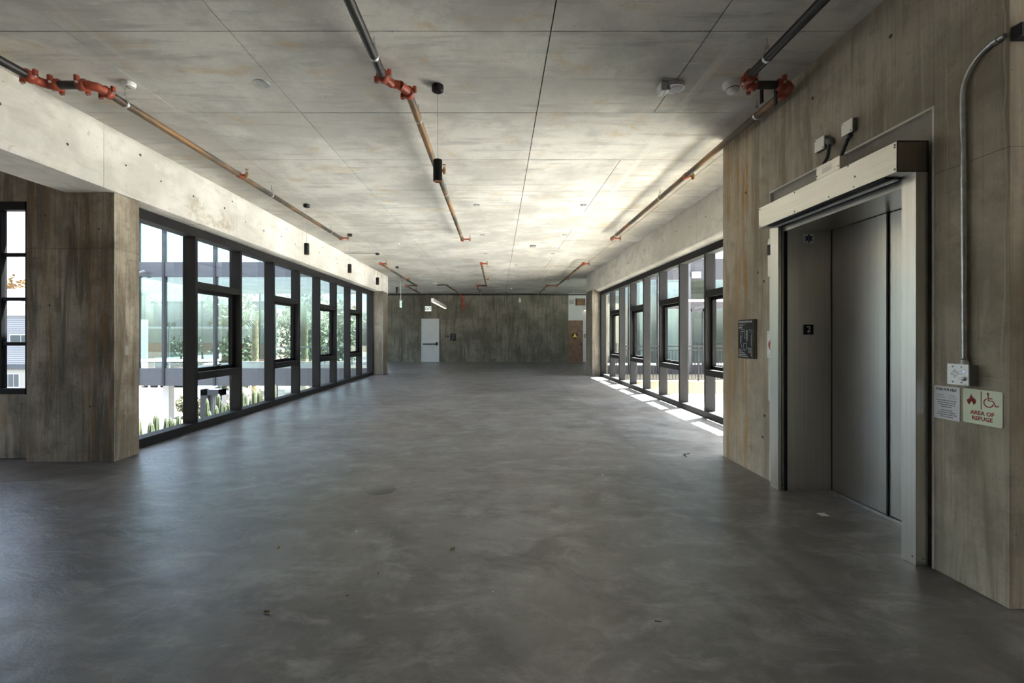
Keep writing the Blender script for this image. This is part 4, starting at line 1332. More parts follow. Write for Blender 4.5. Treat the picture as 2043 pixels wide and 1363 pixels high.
MB().tube([(-3.84, 17.6, 2.82), (-3.84, 17.6, CEIL)], .009, 8).build('stem', 'galv', e2)
MB().box(-3.865, -3.815, 17.44, 17.76, 2.77, 2.83, .004).build('sign_housing', 'grey_plastic', e2)
MB().box(-3.846, -3.834, 17.44, 17.76, 2.53, 2.77).build('sign_panel', 'exit_lit_green', e2)
text('lettering', 'EXIT', .17, (-3.833, 17.6, 2.59), WALLL, 'ink_green', e2, 'CENTER', .85)
MB().lathe((-3.84, 17.6, CEIL - .02), [(.05, 0), (.05, .02)], 14).build('canopy', 'galv', e2)

def disc(name, label, cat, x, y, r, h, mat, group=None):
    d = empty(name, (x, y, CEIL), label, cat, group)
    MB().lathe((x, y, CEIL), [(r * .80, -h), (r * .96, -h * .7), (r, -h * .25), (r, .004)], 28).build('cover_disc', mat, d)
    return d
dA = disc('smoke_detector', 'small white smoke detector by the sprinkler couplings over the concrete beam', 'smoke detector', -3.34, 4.02, .055, .040, 'white_plastic')
MB().lathe((-3.34, 4.02, CEIL - .048), [(.022, 0), (.026, .010)], 16).build('sensor_cap', 'grey_plastic', dA)
dB = empty('smoke_detector', (2.13, 4.02, CEIL), 'white two-tier smoke detector beside the sprinkler offset by the elevator', 'smoke detector')
MB().lathe((2.13, 4.02, CEIL), [(.072, -.038), (.085, -.030), (.088, -.010), (.088, .004)], 32).build('base_ring', 'white_plastic', dB)
MB().lathe((2.13, 4.02, CEIL - .095), [(.015, 0), (.040, .004), (.052, .018), (.054, .058)], 28).build('sensor_dome', 'white_plastic', dB)
MB().lathe((2.13, 4.02, CEIL - .060), [(.0545, 0), (.0545, .006)], 28).build('sensor_slot', 'black', dB)
st = empty('fire_strobe', (1.58, 4.05, CEIL), 'white oval fire strobe with clear flash lens on the ceiling', 'fire alarm')
bd = []
for i in range(28):
    a = 2 * PI * i / 28
    bd.append((1.60 + .105 * math.cos(a), 4.05 + .082 * math.sin(a)))
MB().prism(bd, 'xy', CEIL - .040, CEIL + .003).build('strobe_body', 'white_plastic', st)
MB().lathe((1.625, 4.05, CEIL - .046), [(.050, 0), (.062, .006), (.066, .008)], 24).build('speaker_ring', 'white_paint', st)
MB().box(1.465, 1.52, 3.985, 4.10, CEIL - .085, CEIL - .002, .006).build('lens_housing', 'white_plastic', st)
MB().box(1.520, 1.552, 3.990, 4.09, CEIL - .078, CEIL - .035, .006).build('flash_lens', 'galv', st)
text('lettering', 'FIRE', .026, (1.655, 4.130, CEIL - .0405), (Vector((1, 0, 0)), Vector((0, -1, 0))), 'ink_red', st, 'CENTER')
bp = disc('blank_plate', 'round bare metal cover plate near the beam-side smoke detector', 'cover plate', -2.14, 4.03, .070, .006, 'galv')
PL = [(-.37, 7.77), (1.50, 7.77), (-.35, 10.08), (1.52, 10.08), (-.34, 12.4), (1.54, 12.4), (-.32, 14.7), (1.55, 14.7), (.60, 14.4)]
PLAB = ['dark round cover plate beside the middle sprinkler pipe, first row', 'dark round cover plate first row, on the balcony window side',
        'dark round cover plate past the middle sprinkler end, second row', 'dark round cover plate second row, on the balcony window side',
        'dark round cover plate third row, before the far middle pipe', 'dark round cover plate third row, on the balcony window side',
        'dark round cover plate fourth row, beside the far middle sprinkler head', 'dark round cover plate fourth row, before the far balcony-side pipe',
        'dark round cover plate fourth row, between two others']
q0 = None
for (x, y), lb in zip(PL, PLAB):
    if q0 is None:
        q0 = empty('ceiling_cover_plate', (x, y, CEIL), lb, 'cover plate', 'round cover plates on the ceiling')
        MB().lathe((x, y, CEIL), [(.052, -.004), (.057, -.002), (.057, .004)], 24).build('cover_disc', 'grey_metal', q0)
        MB().lathe((x, y, CEIL - .006), [(.016, -.002), (.020, .003)], 12).build('cover_knob', 'zinc', q0)
    else:
        dup(q0, (x, y, CEIL), lb)
sqv = empty('ceiling_vent', (.90, 11.3, CEIL), 'small square grey grille on the ceiling past the sprinkler ends', 'vent')
MB().box(.83, .97, 11.2, 11.4, CEIL - .02, CEIL + .002, .003).build('vent_frame', 'grey_metal', sqv)
for k in range(4):
    MB().box(.84, .96, 11.215 + k * .045, 11.24 + k * .045, CEIL - .026, CEIL - .019).build('louver', 'grey_plastic', sqv)
disc('ceiling_sensor', 'tiny white ceiling sensor before the end wall, mid ceiling', 'sensor', .63, 21.3, .06, .05, 'white_plastic')
disc('ceiling_sensor', 'tiny white ceiling sensor before the restroom door', 'sensor', 3.85, 22.6, .06, .05, 'white_plastic')
disc('ceiling_sensor', 'tiny white ceiling sensor between the beam-side pendants', 'sensor', -2.45, 11.0, .022, .025, 'white_plastic')

# ------------------------------------------------------------------ bits lying on the floor
def fx(u, v):
    y = 886 * EYE / (v - 670.0)
    return ((u - 993) / 886.0 * y, y)
def dry_leaf(label, u, v, s, rot, mat='dry_leaf'):
    x, y = fx(u, v)
    e = []
    for i in range(9):
        t = i / 8
        e.append((t - .5, .22 * math.sin(PI * t)))
    mb = MB()
    up = [(a * s, b * s, .004 + .010 * abs(math.sin(a * 5))) for a, b in e]
    dn = [(a * s, -b * s, .003 + .012 * abs(math.cos(a * 4))) for a, b in e]
    md = [(a * s, 0, .002) for a, b in e]
    c, sn = math.cos(rot), math.sin(rot)
    R = lambda p: (x + p[0] * c - p[1] * sn, y + p[0] * sn + p[1] * c, p[2])
    vs = [R(p) for p in up + md + dn]
    fs = []
    for i in range(8):
        fs += [(i, i + 1, 9 + i + 1, 9 + i), (9 + i, 9 + i + 1, 18 + i + 1, 18 + i)]
    mb.add(vs, fs)
    o = mb.build('dry_leaf', mat, origin=(x, y, 0))
    tag(o, label, 'leaf')
    o.modifiers.new('thickness', 'SOLIDIFY').thickness = .001
dry_leaf('brown curled dry leaf on the open floor, mid hall', 903, 1097, .035, .5)
dry_leaf('tan dry leaf nearest the bare front corner of the floor', 532, 1223, .028, .1)
dry_leaf('small brown dry leaf on the glossy floor by the broad column', 556, 1095, .024, 1.4)
tp = fx(1642, 1027)
tag(MB().box(tp[0] - .030, tp[0] + .030, tp[1] - .03, tp[1] + .03, .0004, .002).build('paper_square', 'tape', origin=(tp[0], tp[1], 0)), 'small pale paper square on the floor before the elevator', 'paper')
def twig(label, pts, r):
    P = [fx(u, v) for u, v in pts]
    o = MB().tube([(x, y, r + .001) for x, y in P], r, 6).build('twig', 'dark_bit', origin=(P[0][0], P[0][1], 0))
    tag(o, label, 'twig')
twig('bent dark wire scrap on the floor near the sun patches', [(1376, 906), (1364, 907), (1370, 912)], .004)
twig('short dark straw scrap on the bare front floor', [(1306, 1240), (1320, 1242)], .002)
def crumb(label, u, v, s, mat, name='debris_crumb'):
    x, y = fx(u, v)
    mb = MB()
    n = 7
    top = [(x + s * .5 * math.cos(2 * PI * k / n) * random.uniform(.6, 1), y + s * .5 * math.sin(2 * PI * k / n) * random.uniform(.6, 1), s * random.uniform(.25, .5)) for k in range(n)]
    bot = [(x + s * .6 * math.cos(2 * PI * k / n), y + s * .6 * math.sin(2 * PI * k / n), 0) for k in range(n)]
    mb.add(top + bot, [tuple(range(n)), tuple(range(n, 2 * n))[::-1]] + [(k, n + k, n + (k + 1) % n, (k + 1) % n) for k in range(n)])
    tag(mb.build(name, mat, origin=(x, y, 0)), label, 'debris')
crumb('white paper crumb on the floor short of the round patch', 711, 1060, .012, 'ink_white')
crumb('white crumb on the floor near the curled brown leaf', 984, 1181, .008, 'ink_white')
crumb('black pebble on the floor nearest the front', 693, 1189, .010, 'dark_bit')
crumb('black pebble beyond the tan dry leaf', 754, 1144, .009, 'dark_bit')
crumb('dark crumb on the glossy floor streak by the broad column', 112, 1027, .010, 'dark_bit')
crumb('white chip on the floor midway to the elevator', 1202, 948, .014, 'ink_white')

# ------------------------------------------------------------------ outdoors
gd = MB()
gd.box(-120, 3.7, -60, 160, GROUND - .3, GROUND)
ground = gd.build('ground', 'street')
tag(ground, 'sunlit street below the cactus-side windows', 'ground', kind='structure')
far = MB().box(60, 130, -60, 160, GROUND - .3, GROUND).build('ground', 'street')  # dark ground added out of view to cut glare in the wing panes
tag(far, 'unseen dark ground added beyond the courtyard', 'ground', kind='structure')
bounce_court = MB().box(10.5, 60, -60, 160, GROUND - .3, GROUND).build('ground', 'paving')  # pale area shaped to bounce sunlight up onto beam and ceiling
bed = MB().box(3.7, 10.5, -60, 160, GROUND - .3, GROUND).build('ground', 'deckslab')  # made dark so the ceiling near the windows gets less bounce
tag(bed, 'ground strip darkened to limit bounce, close under the balcony side', 'ground', kind='structure')
tag(bounce_court, 'courtyard paving made pale to bounce sun, below the balcony', 'ground', kind='structure')

# base of this building below the hall floor
bb = MB()
bb.box(-4.60, 3.70, -7, 24.3, GROUND, -.30)
bb.box(-10, -4.6, -7, 5.2, GROUND, -.30)
tag(bb.build('wall_basement', 'stucco'), 'lower storey walls under the hall', 'wall', kind='structure')

# left glass wing
WY = 17.45
lw = empty('glass_wing', (-9.5, WY, GROUND), 'glass building wing with grey bands seen through the cactus-side windows', 'building')
WX0, WX1 = -14.1, -4.95
mul = [-14.1, -13.08, -11.08, -9.08, -7.08, -5.08]
for (z0, z1) in ((-.55, .13), (3.73, 4.30), (7.9, 8.4)):
    for a, b in zip(mul[:-1], mul[1:]):
        piece('spandrel', 'spandrel', lw, a + .01, b - .01, WY - .06, WY + .05, z0, z1)
for x in mul:
    MB().box(x - .04, x + .04, WY - .11, WY + .05, -.55, 8.4).build('mullion', 'spandrel_dark', lw)
for (z0, z1) in ((.13, 3.73), (4.30, 7.9)):
    for a, b in zip(mul[:-1], mul[1:]):
        piece('pane', 'glass_teal', lw, a + .04, b - .04, WY - .004, WY + .004, z0, z1)
    piece('pane', 'glass_teal', lw, WX0 - .004, WX0 + .004, WY, YB + .2, z0, z1)
    k = 0
    x = WX0
    while x < -6.2:
        w_ = 1.15 if k % 2 == 0 else .85
        x2 = min(x + w_, -6.2)
        piece('pane', 'glass_clear' if k % 2 == 0 else 'glass_frit', lw, x + .03, x2 - .03, YB + .2, YB + .21, z0, z1)
        MB().box(x - .03, x + .03, YB + .15, YB + .25, z0, z1).build('mullion', 'spandrel', lw)
        x = x2
        k += 1
MB().box(WX0, WX1, WY + .05, YB + .3, 7.95, 8.4).build('roof', 'white_wall', lw)
MB().box(WX0, WX1, WY + .05, YB + .3, CEIL + .56, CEIL + .60).build('upper_floor', 'white_wall', lw)
MB().box(WX0 + .1, WX1, WY + .05, YB + .2, -.55, -.301).build('floor_slab', 'white_wall', lw)
for x in (-10.75, -13.6):
    MB().box(x - .12, x + .12, 18.2, 18.5, GROUND, -.55).build('pillar', 'white_wall', lw)
MB().box(-9.2, -5.0, WY + .4, WY + .52, .93, .98).build('reflection_rail', 'white_paint', lw)  # added bar standing in for a pale slab reflection in the glass
MB().box(-9.2, -5.0, WY + .42, WY + .50, .0, .26).build('curb', 'white_paint', lw)  # added band standing in for the lower white streak of that reflection
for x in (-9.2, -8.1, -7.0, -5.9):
    MB().box(x, x + .04, WY + .44, WY + .48, .26, .93).build('reflection_post', 'white_paint', lw)  # made-up uprights between the two reflection bars
# ground floor storefront under the wing
for x in (-9.3, -8.5, -7.7, -6.9, -6.1, -5.3):
    MB().box(x - .05, x + .05, 18.6, 18.7, GROUND, -.55).build('storefront_post', 'white_paint', lw)
    piece('storefront_pane', 'glass_teal', lw, x + .05, x + .75, 18.64, 18.66, GROUND, -.55)
for z in (GROUND + .1, -2.9, -1.7):
    MB().box(-9.3, -5.2, 18.61, 18.69, z - .04, z + .04).build('storefront_rail', 'white_paint', lw)
MB().box(-9.3, -4.7, 22, 22.2, GROUND, -.55).build('storefront_back', 'stucco', lw)
sc2 = empty('security_camera', (-13.95, WY - .06, 3.86), 'dark security camera on the grey band of the glass wing', 'camera')
MB().tube([(-13.75, WY - .075, 3.88), (-13.78, WY - .22, 3.88)], .02, 8).build('bracket', 'grey_metal', sc2)
MB().tube([(-13.70, WY - .2, 3.92), (-13.98, WY - .36, 3.78)], [.055, .06], 12).build('camera_body', 'grey_metal', sc2)

# right wing with balcony
RY = 17.0
rwing = empty('balcony_wing', (8, RY, GROUND), 'dark glass building wing behind the balcony beside the elevator side windows', 'building')
rx = [3.85, 5.05, 6.15, 7.30, 7.95, 9.2, 10.6, 12.0, 13.0]
for (z0, z1, mt) in ((-.45, .28, 'spandrel_dark'), (3.55, 4.35, 'spandrel_dark'), (7.8, 8.4, 'spandrel_dark')):
    for a, b in zip(rx[:-1], rx[1:]):
        piece('spandrel', mt, rwing, a + .008, b - .008, RY - .04, RY + .05, z0, z1)
for x in rx:
    MB().box(x - .045, x + .045, RY - .10, RY + .05, .0, 8.4).build('mullion', 'spandrel', rwing)
for i, (a, b) in enumerate(zip(rx[:-1], rx[1:])):
    piece('pane', 'glass_teal', rwing, a + .045, b - .045, RY - .004, RY + .004, 4.35, 7.8)
    if i == 3:
        continue
    piece('pane', 'glass_teal', rwing, a + .045, b - .045, RY - .004, RY + .004, .28, 3.55)
for x in (6.15, 5.05):
    piece('blind', 'white_wall', rwing, x + .5, x + .95, RY + .35, RY + .38, .05, 3.5)
MB().box(6.15, 13, RY - .08, RY + .05, 2.44, 2.70).build('transom_band', 'spandrel_dark', rwing)
MB().box(6.15, 13, RY - .30, RY - .05, 2.70, 2.78).build('canopy_edge', 'white_paint', rwing)
dr = MB().box(7.345, 7.905, RY - .02, RY + .03, .02, 2.44)
dr = empty('glazed_door', (7.62, RY, 0), kind=None)
dr.location = Vector((7.62, RY, 0)) - world_loc(rwing)
dr.parent = rwing
f = MB()
f.box(7.345, 7.42, RY - .03, RY + .03, .02, 2.44)
f.box(7.83, 7.905, RY - .03, RY + .03, .02, 2.44)
f.box(7.345, 7.905, RY - .03, RY + .03, .02, .30)
f.box(7.345, 7.905, RY - .03, RY + .03, 2.34, 2.44)
f.build('door_frame', 'spandrel_dark', dr)
MB().box(7.42, 7.83, RY - .004, RY + .004, .30, 2.34).build('door_glass', 'glass_clear', dr)
MB().tube([(7.80, RY - .03, 1.02), (7.80, RY - .10, 1.02), (7.68, RY - .10, 1.02)], .014, 8).build('door_handle', 'black', dr)
MB().box(3.85, 13, RY + .05, YB + .3, 8.0, 8.4).build('roof', 'white_wall', rwing)
MB().box(3.85, 13, RY + .05, YB + .3, 4.26, 4.32).build('upper_floor', 'white_wall', rwing)
MB().box(12.9, 13, RY + .05, YB + .3, 0, 8.0).build('end_wall', 'stucco', rwing)  # unseen wall added to keep courtyard light out of the wing
MB().box(3.85, 13, 15.6, 15.7, GROUND, -.50).build('lower_glazing', 'glass_teal', rwing)
for x in (4.6, 6.0, 7.4, 8.8, 10.2):
    MB().box(x - .05, x + .05, 15.55, 15.75, GROUND, -.50).build('storefront_post', 'spandrel', rwing)
MB().box(3.85, 13, 20, 20.2, GROUND, -.30).build('lower_back', 'stucco', rwing)
e3 = empty('exit_sign', (7.55, RY - .05, 3.58), 'green lit exit sign over the balcony door outside', 'exit sign')
MB().box(7.36, 7.70, RY - .17, RY - .13, 3.60, 3.84, .004).build('sign_housing', 'white_plastic', e3)
MB().box(7.375, 7.685, RY - .174, RY - .17, 3.615, 3.825).build('sign_face', 'exit_lit_green', e3)
text('lettering', 'EXIT', .15, (7.53, RY - .1755, 3.66), FRONT, 'ink_white', e3, 'CENTER', .85, bold=.003)

bal = empty('balcony', (8, 15.6, -.5), 'pale concrete balcony deck with a thin metal railing', 'balcony')
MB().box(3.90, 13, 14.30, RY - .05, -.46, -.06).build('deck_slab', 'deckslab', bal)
MB().box(3.92, 13, 14.36, 14.40, 1.045, 1.085).build('top_rail', 'frame', bal)
MB().box(3.92, 13, 14.365, 14.395, .93, .955).build('mid_rail', 'frame', bal)
MB().box(3.92, 13, 14.365, 14.395, -.02, .01).build('bottom_rail', 'frame', bal)
x = 3.98
k = 0
bm_ = None
while x < 11:
    piece('baluster', 'frame', bal, x - .008, x + .008, 14.372, 14.388, 0, .93)
    if k % 12 == 0:
        piece('rail_post', 'frame', bal, x - .02, x + .02, 14.36, 14.40, -.06, 1.05)
    x += .105
    k += 1

# cacti along the window
def cactus_mesh(r, h):
    mb = MB()
    n = 16
    prof = [(r * .85, 0), (r, h * .15), (r * .97, h * .5), (r, h * .82), (r * .92, h * .93), (r * .68, h * .975), (r * .3, h * .995), (r * .02, h)]
    vs, fs = [], []
    for (rr_, z) in prof:
        for k in range(n):
            a = 2 * PI * k / n
            q = rr_ * (1.0 if k % 2 == 0 else .74)
            vs.append((q * math.cos(a), q * math.sin(a), z))
    for i in range(len(prof) - 1):
        for k in range(n):
            fs.append((i * n + k, i * n + (k + 1) % n, (i + 1) * n + (k + 1) % n, (i + 1) * n + k))
    return mb.add(vs, fs).mesh('columnar_cactus', 'cactus')
cms = [cactus_mesh(.065, 4.02), cactus_mesh(.055, 3.93), cactus_mesh(.075, 4.08)]
ORD = 'first second third fourth fifth sixth seventh eighth ninth tenth eleventh twelfth thirteenth fourteenth fifteenth sixteenth seventeenth eighteenth nineteenth twentieth twenty-first twenty-second twenty-third'.split()
yy = 9.0
k = 0
while yy < 15.6:
    for q in range(2):
        o = bpy.data.objects.new('columnar_cactus', cms[(k * 2 + q) % 3])
        o.location = (-7.95 + (q * .32 - .1) + random.uniform(-.08, .08), yy + q * .16 + random.uniform(-.06, .06), GROUND + .255)
        o.scale = (1, 1, random.uniform(.86, .965))
        COL.objects.link(o)
        tag(o, 'ribbed green cactus column, %s from the broad column in the %s row' % (ORD[k], ('street side', 'window side')[q]), 'cactus', 'cacti outside the windows')
    yy += random.uniform(.30, .42)
    k += 1
pb_ = tag(MB().box(-8.5, -7.3, 8.5, 16.2, GROUND, GROUND + .25).build('planter_curb', 'stucco', origin=(-7.9, 12, GROUND)), 'low planter curb holding the row of cacti', 'planter')

# grey portal, car, truck, cones on the street
po = empty('grey_portal', (-16.2, 25.2, GROUND), 'dark grey square portal frame behind the cacti', 'gate')
m = MB()
m.box(-16.75, -16.35, 25, 25.4, GROUND, -1.62)
m.box(-15.72, -15.52, 25, 25.4, GROUND, -1.62)
m.box(-16.75, -15.52, 25, 25.4, -1.95, -1.62)
m.build('portal_frame', 'spandrel_dark', po)
for k in range(5):
    MB().box(-16.33 + k * .12, -16.23 + k * .12, 25.3, 25.34, GROUND, -1.95).build('slat', 'grey_metal', po)

def wheel(parent, x, y, z, r, w=.22):
    MB().lathe((x - w / 2, y, z), [(r * .8, 0), (r, .03), (r, w - .03), (r * .8, w)], 18, 'x').build('wheel', 'tyre', parent)
car = empty('parked_car', (-25.2, 38.5, GROUND), 'grey blue car parked in the sunlit street', 'car')
body = [(-2.1, .35), (-2.15, .75), (-1.9, .95), (-1.0, 1.0), (-.5, 1.45), (.9, 1.48), (1.6, 1.02), (2.1, .92), (2.2, .4)]
MB().prism([(38.5 + a, GROUND + b) for a, b in body], 'yz', -26.1, -24.3).build('car_body', 'car_paint', car)
MB().prism([(38.5 + a, GROUND + b) for a, b in ((-.85, 1.02), (-.42, 1.38), (.82, 1.41), (1.35, 1.03))], 'yz', -26.12, -24.28).build('car_windows', 'car_glass', car)
for x in (-26.0, -24.4):
    for y in (37.1, 39.9):
        wheel(car, x, y, GROUND + .34, .34)
tk = empty('flatbed_truck', (-36.5, 50.6, GROUND), 'orange brown truck bed parked beyond the traffic cones', 'truck')
MB().box(-40.5, -33.2, 50, 52.2, GROUND + .75, GROUND + 1.5).build('truck_bed', 'wood_orange', tk)
MB().box(-33.2, -31.2, 50, 52.2, GROUND + .6, GROUND + 2.7, .1).build('truck_cab', 'white_paint', tk)
MB().box(-40.5, -31.4, 50.3, 51.9, GROUND + .45, GROUND + .75).build('chassis', 'black_matte', tk)
for x in (-39.6, -38.6, -34.4, -31.9):
    MB().lathe((x, 50.05, GROUND + .42), [(.33, 0), (.42, .04), (.42, .24), (.33, .28)], 16, 'y').build('wheel', 'tyre', tk)
for i, (x, lb) in enumerate(((-36.9, 'pale traffic cone in the street beside the broad column edge'), (-35.85, 'pale traffic cone in the street nearer the first mullion'))):
    cn = empty('traffic_cone', (x, 47, GROUND), lb, 'traffic cone', 'traffic cones')
    MB().lathe((x, 47, GROUND + .04), [(.19, 0), (.10, .33), (.04, .68)], 14).build('cone_body', 'cone', cn)
    MB().box(x - .24, x + .24, 46.76, 47.24, GROUND, GROUND + .05).build('cone_base', 'cone', cn)

# far buildings
fb = empty('brick_building', (-38, 58, GROUND), 'orange brick building with a white upper storey across the street', 'building')
MB().box(-52, -30, 58, 66, GROUND, .45).build('brick_wall', 'brick', fb)
MB().box(-52, -30, 57.9, 66, .45, 2.3).build('upper_wall', 'stucco', fb)
MB().box(-52, -30, 57.8, 66.2, 2.3, 2.6).build('parapet', 'white_wall', fb)
for x in (-48.5, -44.8, -41.2, -38.6, -34.2):
    w_ = MB().box(x, x + 1.7, 57.9, 58.02, GROUND + .8, GROUND + 3.0).build('window_frame', 'white_paint', fb)
    MB().box(x + .12, x + 1.58, 57.87, 57.9, GROUND + .95, GROUND + 2.85).build('pane', 'car_glass', w_)
gb = empty('grey_building', (-48, 80, GROUND), 'pale grey block rising behind the brick building', 'building')
MB().box(-62, -40, 80, 95, GROUND, 7.2).build('block_wall', 'siding', gb)
MB().box(-62.3, -39.7, 79.7, 95.3, 7.2, 7.6).build('roof_edge', 'spandrel', gb)
for x in (-60, -56, -52, -48, -44):
    for z in (-1.5, 2.2):
        MB().box(x, x + 2, 79.92, 80.02, z, z + 1.6).build('pane', 'car_glass', gb)

sb = empty('siding_building', (-46, 43, GROUND), 'white clapboard building with rooftop machines through the steel window', 'building')
MB().box(-62, -42.5, 42.1, 54, GROUND, 3.35).build('building_wall', 'siding', sb)
m = MB()
z = -1.3
while z < 3.3:
    m.add([(-62, 42.1, z + .2), (-42.45, 42.1, z + .2), (-42.45, 42.02, z), (-62, 42.02, z), (-42.45, 42.1, z), (-62, 42.1, z)], [(0, 1, 2, 3), (3, 2, 4, 5)])
    z += .2
tag(m.build('siding_board', 'siding', sb), kind='stuff')
MB().box(-62, -42.3, 41.8, 42.2, -1.75, -1.35).build('string_course', 'spandrel', sb)
MB().box(-62, -42.4, 42.0, 42.12, GROUND, -1.75).build('lower_wall', 'stucco', sb)
MB().box(-62, -42.4, 41.9, 42.3, 3.3, 3.5).build('parapet', 'white_wall', sb)
for (x0, x1, z0, z1) in ((-46.1, -42.9, .70, 1.55), (-46.8, -45.15, -3.5, -2.15), (-52, -48.9, .70, 1.55)):
    w_ = MB().box(x0, x1, 41.93, 42.1, z0, z1).build('window_frame', 'white_paint', sb)
    n = 3
    for k in range(n):
        a = x0 + .08 + (x1 - x0 - .08) * k / n
        MB().box(a, a + (x1 - x0 - .08) / n - .08, 41.9, 41.95, z0 + .08, z1 - .08).build('pane', 'window_glass', w_)
def rooftop(label, x, y, w, d, h):
    r = empty('rooftop_unit', (x, y, 3.45), label, 'rooftop unit', 'rooftop machines')
    MB().box(x - w / 2, x + w / 2, y - d / 2, y + d / 2, 3.42, 3.42 + h, .05).build('unit_casing', 'grey_plastic', r)
    for k in range(4):
        MB().box(x - w / 2 + .1, x + w / 2 - .1, y - d / 2 - .03, y - d / 2, 3.57 + k * h * .2, 3.57 + k * h * .2 + h * .1).build('louver', 'grey_metal', r)
    MB().lathe((x, y, 3.42 + h), [(w * .3, 0), (w * .3, .15)], 16).build('fan_ring', 'grey_metal', r)
rooftop('grey rooftop unit on the clapboard building, tallest of the row', -49.2, 44.8, 1.0, 1.2, 1.55)
rooftop('grey rooftop unit on the clapboard building, low and squat', -47.9, 44.5, 1.1, 1.2, 1.0)
rooftop('grey rooftop unit on the clapboard building, at the corner end of the row', -46.5, 44.5, 1.1, 1.2, 1.25)
m = tag(MB().box(-62, -42.5, 52, 52.2, 3.36, 6.9).build('roof_screen', 'siding', origin=(-50, 52, 3.36)), 'pale roof screen wall behind the rooftop machines', 'screen')

# trees
def leaf_cloud(cx, cy, cz, rx_, ry_, rz_, n, s, seed):
    rnd = random.Random(seed)
    mb = MB()
    clumps = []
    for _ in range(26):
        while True:
            p = (rnd.uniform(-1, 1), rnd.uniform(-1, 1), rnd.uniform(-1, 1))
            if p[0] ** 2 + p[1] ** 2 + p[2] ** 2 < 1:
                break
        clumps.append(p)
    vs, fs = [], []
    for i in range(n):
        c = rnd.choice(clumps)
        p = Vector((cx + (c[0] + rnd.gauss(0, .17)) * rx_, cy + (c[1] + rnd.gauss(0, .17)) * ry_, cz + (c[2] + rnd.gauss(0, .17)) * rz_))
        a = Vector((rnd.gauss(0, 1), rnd.gauss(0, 1), rnd.gauss(0, 1))).normalized()
        b = a.orthogonal().normalized()
        k = s * rnd.uniform(.6, 1.3)
        q = len(vs)
        vs += [p - a * k, p + b * k * .5, p + a * k, p - b * k * .5]
        fs.append((q, q + 1, q + 2, q + 3))
    mb.add(vs, fs)
    return mb
def tree(label, x, y, top, rx_, rz_, mat, n=1800, s=.22, seed=1, trunk=.16):
    t = empty('leafy_tree', (x, y, GROUND), label, 'tree', 'trees outdoors')
    cz = top - rz_
    leaf_cloud(x, y, cz, rx_, rx_, rz_, n, s, seed).build('crown', mat, t)
    MB().tube([(x, y, GROUND), (x + .1, y, (GROUND + cz) / 2), (x, y, cz + rz_ * .3)], [trunk * 1.3, trunk, trunk * .5], 10).build('trunk', 'bark', t)
    for k in range(4):
        a = k * PI / 2 + .4
        MB().tube([(x + .05, y, cz - rz_ * .5), (x + rx_ * .5 * math.cos(a), y + rx_ * .5 * math.sin(a), cz + rz_ * .1)], [trunk * .5, trunk * .2], 7).build('branch', 'bark', t)
tree('pale green street tree beyond the brick building', -44, 73, 9.0, 3.5, 4.6, 'leaf_pale', 2600, .34, 11, .3)
tree('pale green street tree between brick building and grey portal', -24.5, 62, 6.8, 3.0, 3.9, 'leaf_pale', 2400, .30, 12, .26)
tree('broad olive tree behind the glass wing', -19, 47, 6.2, 4.0, 4.0, 'leaf_pale', 2400, .28, 13, .26)
tree('dark bushy tree hiding the brick wall by the column edge', -39.0, 54.5, 1.4, 1.2, 2.6, 'leaf_dark', 1500, .2, 14)
tree('dark narrow tree in front of the brick windows', -36.6, 54.2, .8, .7, 2.4, 'leaf_dark', 1100, .18, 15)
tree('dark bushy tree past the first mullion', -33.8, 55.7, .9, 1.0, 2.5, 'leaf_dark', 1400, .2, 16)
tree('green shrub tree behind the grey portal', -21.3, 35.8, 1.5, 1.4, 2.4, 'leaf', 1700, .2, 17)
tree('dense green tree close behind the glass wing', -14.3, 38.2, 2.9, 2.0, 2.8, 'leaf', 1800, .2, 18)
tree('autumn coloured tree over the clapboard roof', -67.5, 62, 8.9, 3.6, 3.2, 'leaf_autumn', 2400, .3, 19, .3)
tree('green tree over the clapboard roof beside the autumn one', -77.5, 68, 9.4, 3.4, 3.4, 'leaf', 2400, .32, 20, .3)
tree('green courtyard tree beyond the balcony', 17, 12, 6.0, 3.0, 3.2, 'leaf', 2000, .25, 21)
hd_ = empty('clipped_hedge', (-20.8, 31.6, GROUND), 'clipped yellow green hedge along the far pavement', 'hedge')
leaf_cloud(-20.8, 31.6, GROUND + .7, 2.2, .5, .7, 2500, .16, 31).build('foliage', 'leaf_pale', hd_)

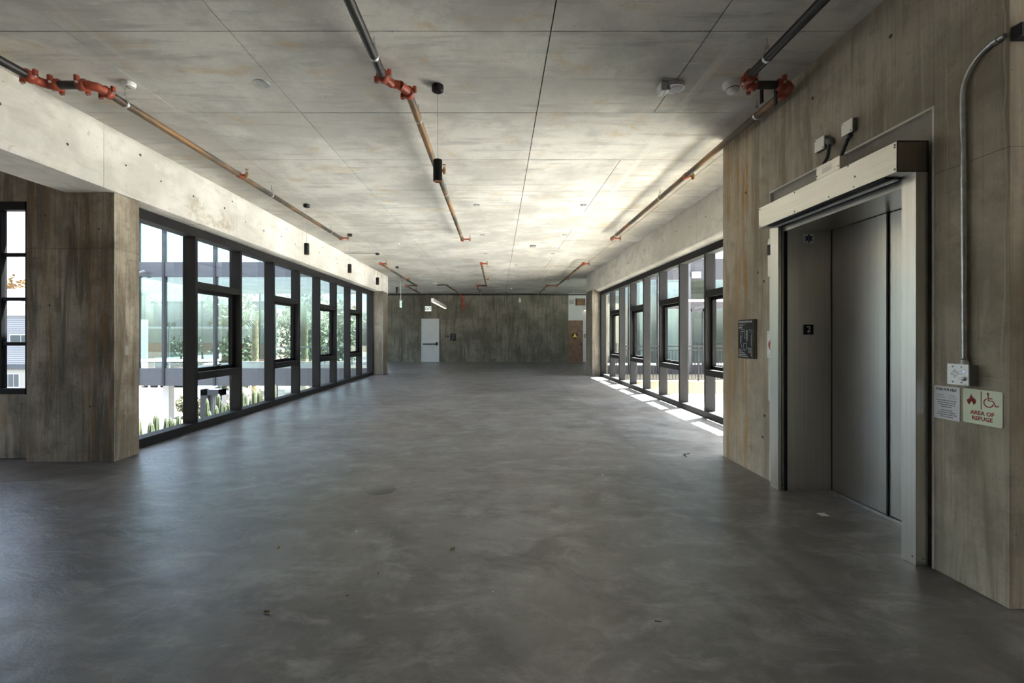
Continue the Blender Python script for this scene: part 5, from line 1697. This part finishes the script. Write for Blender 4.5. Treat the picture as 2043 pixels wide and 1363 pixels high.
def palm(label, x, y, top, seed, nfr=16, lean=0.0):
    rnd = random.Random(seed)
    p = empty('palm_tree', (x, y, GROUND), label, 'palm tree', 'palms behind the glass wing')
    pts, rs_ = [], []
    for i in range(22):
        t = i / 21
        pts.append((x + lean * t, y, GROUND + (top - GROUND) * t))
        rs_.append((.20 if i % 2 else .235) * (1.1 - .25 * t))
    MB().tube(pts, rs_, 12).build('trunk', 'palm_bark', p)
    for k in range(nfr):
        a = 2 * PI * k / nfr + rnd.uniform(-.15, .15)
        up = rnd.uniform(-.1, 1.0)
        L = rnd.uniform(1.5, 1.9)
        mb = MB()
        spine = []
        for i in range(9):
            t = i / 8
            spine.append(Vector((x + lean + math.cos(a) * L * t, y + math.sin(a) * L * t, top + up * L * .6 * t - 1.25 * t * t * L * .7)))
        mb.tube(spine, [.022 * (1 - .8 * i / 8) for i in range(9)], 5)
        side = Vector((-math.sin(a), math.cos(a), 0))
        for i in range(1, 9):
            for sgn in (-1, 1):
                for h in (0, .5):
                    b = spine[i].lerp(spine[i - 1], h)
                    d = (spine[i] - spine[i - 1]).normalized()
                    tip = b + side * sgn * .42 + d * .30 - Vector((0, 0, .22))
                    mb.add([b - d * .03, b + d * .03, tip], [(0, 1, 2)])
        mb.build('frond', 'leaf', p)
palm('palm tree behind the glass wing, trunk nearest the portal side', -16.6, 30.4, 3.0, 3)
palm('palm tree behind the glass wing, trunk nearest the hall', -11.7, 26.9, 3.2, 4)
palm('short palm with drooping fronds at the end of the glass wing', -27.6, 34.0, 4.6, 5)

slm = empty('street_lamp', (-29.5, 40, GROUND), 'thin curved arm street lamp beyond the glass wing', 'street lamp')
MB().tube([(-29.6, 40, GROUND), (-29.6, 40, 2.0), (-29.45, 40, 2.5), (-29.0, 40, 2.85), (-28.2, 40, 2.95)], [.09, .07, .06, .05, .04], 8).build('lamp_post', 'grey_metal', slm)
MB().box(-28.3, -27.7, 39.85, 40.15, 2.88, 2.98, .03).build('lamp_housing', 'grey_metal', slm)
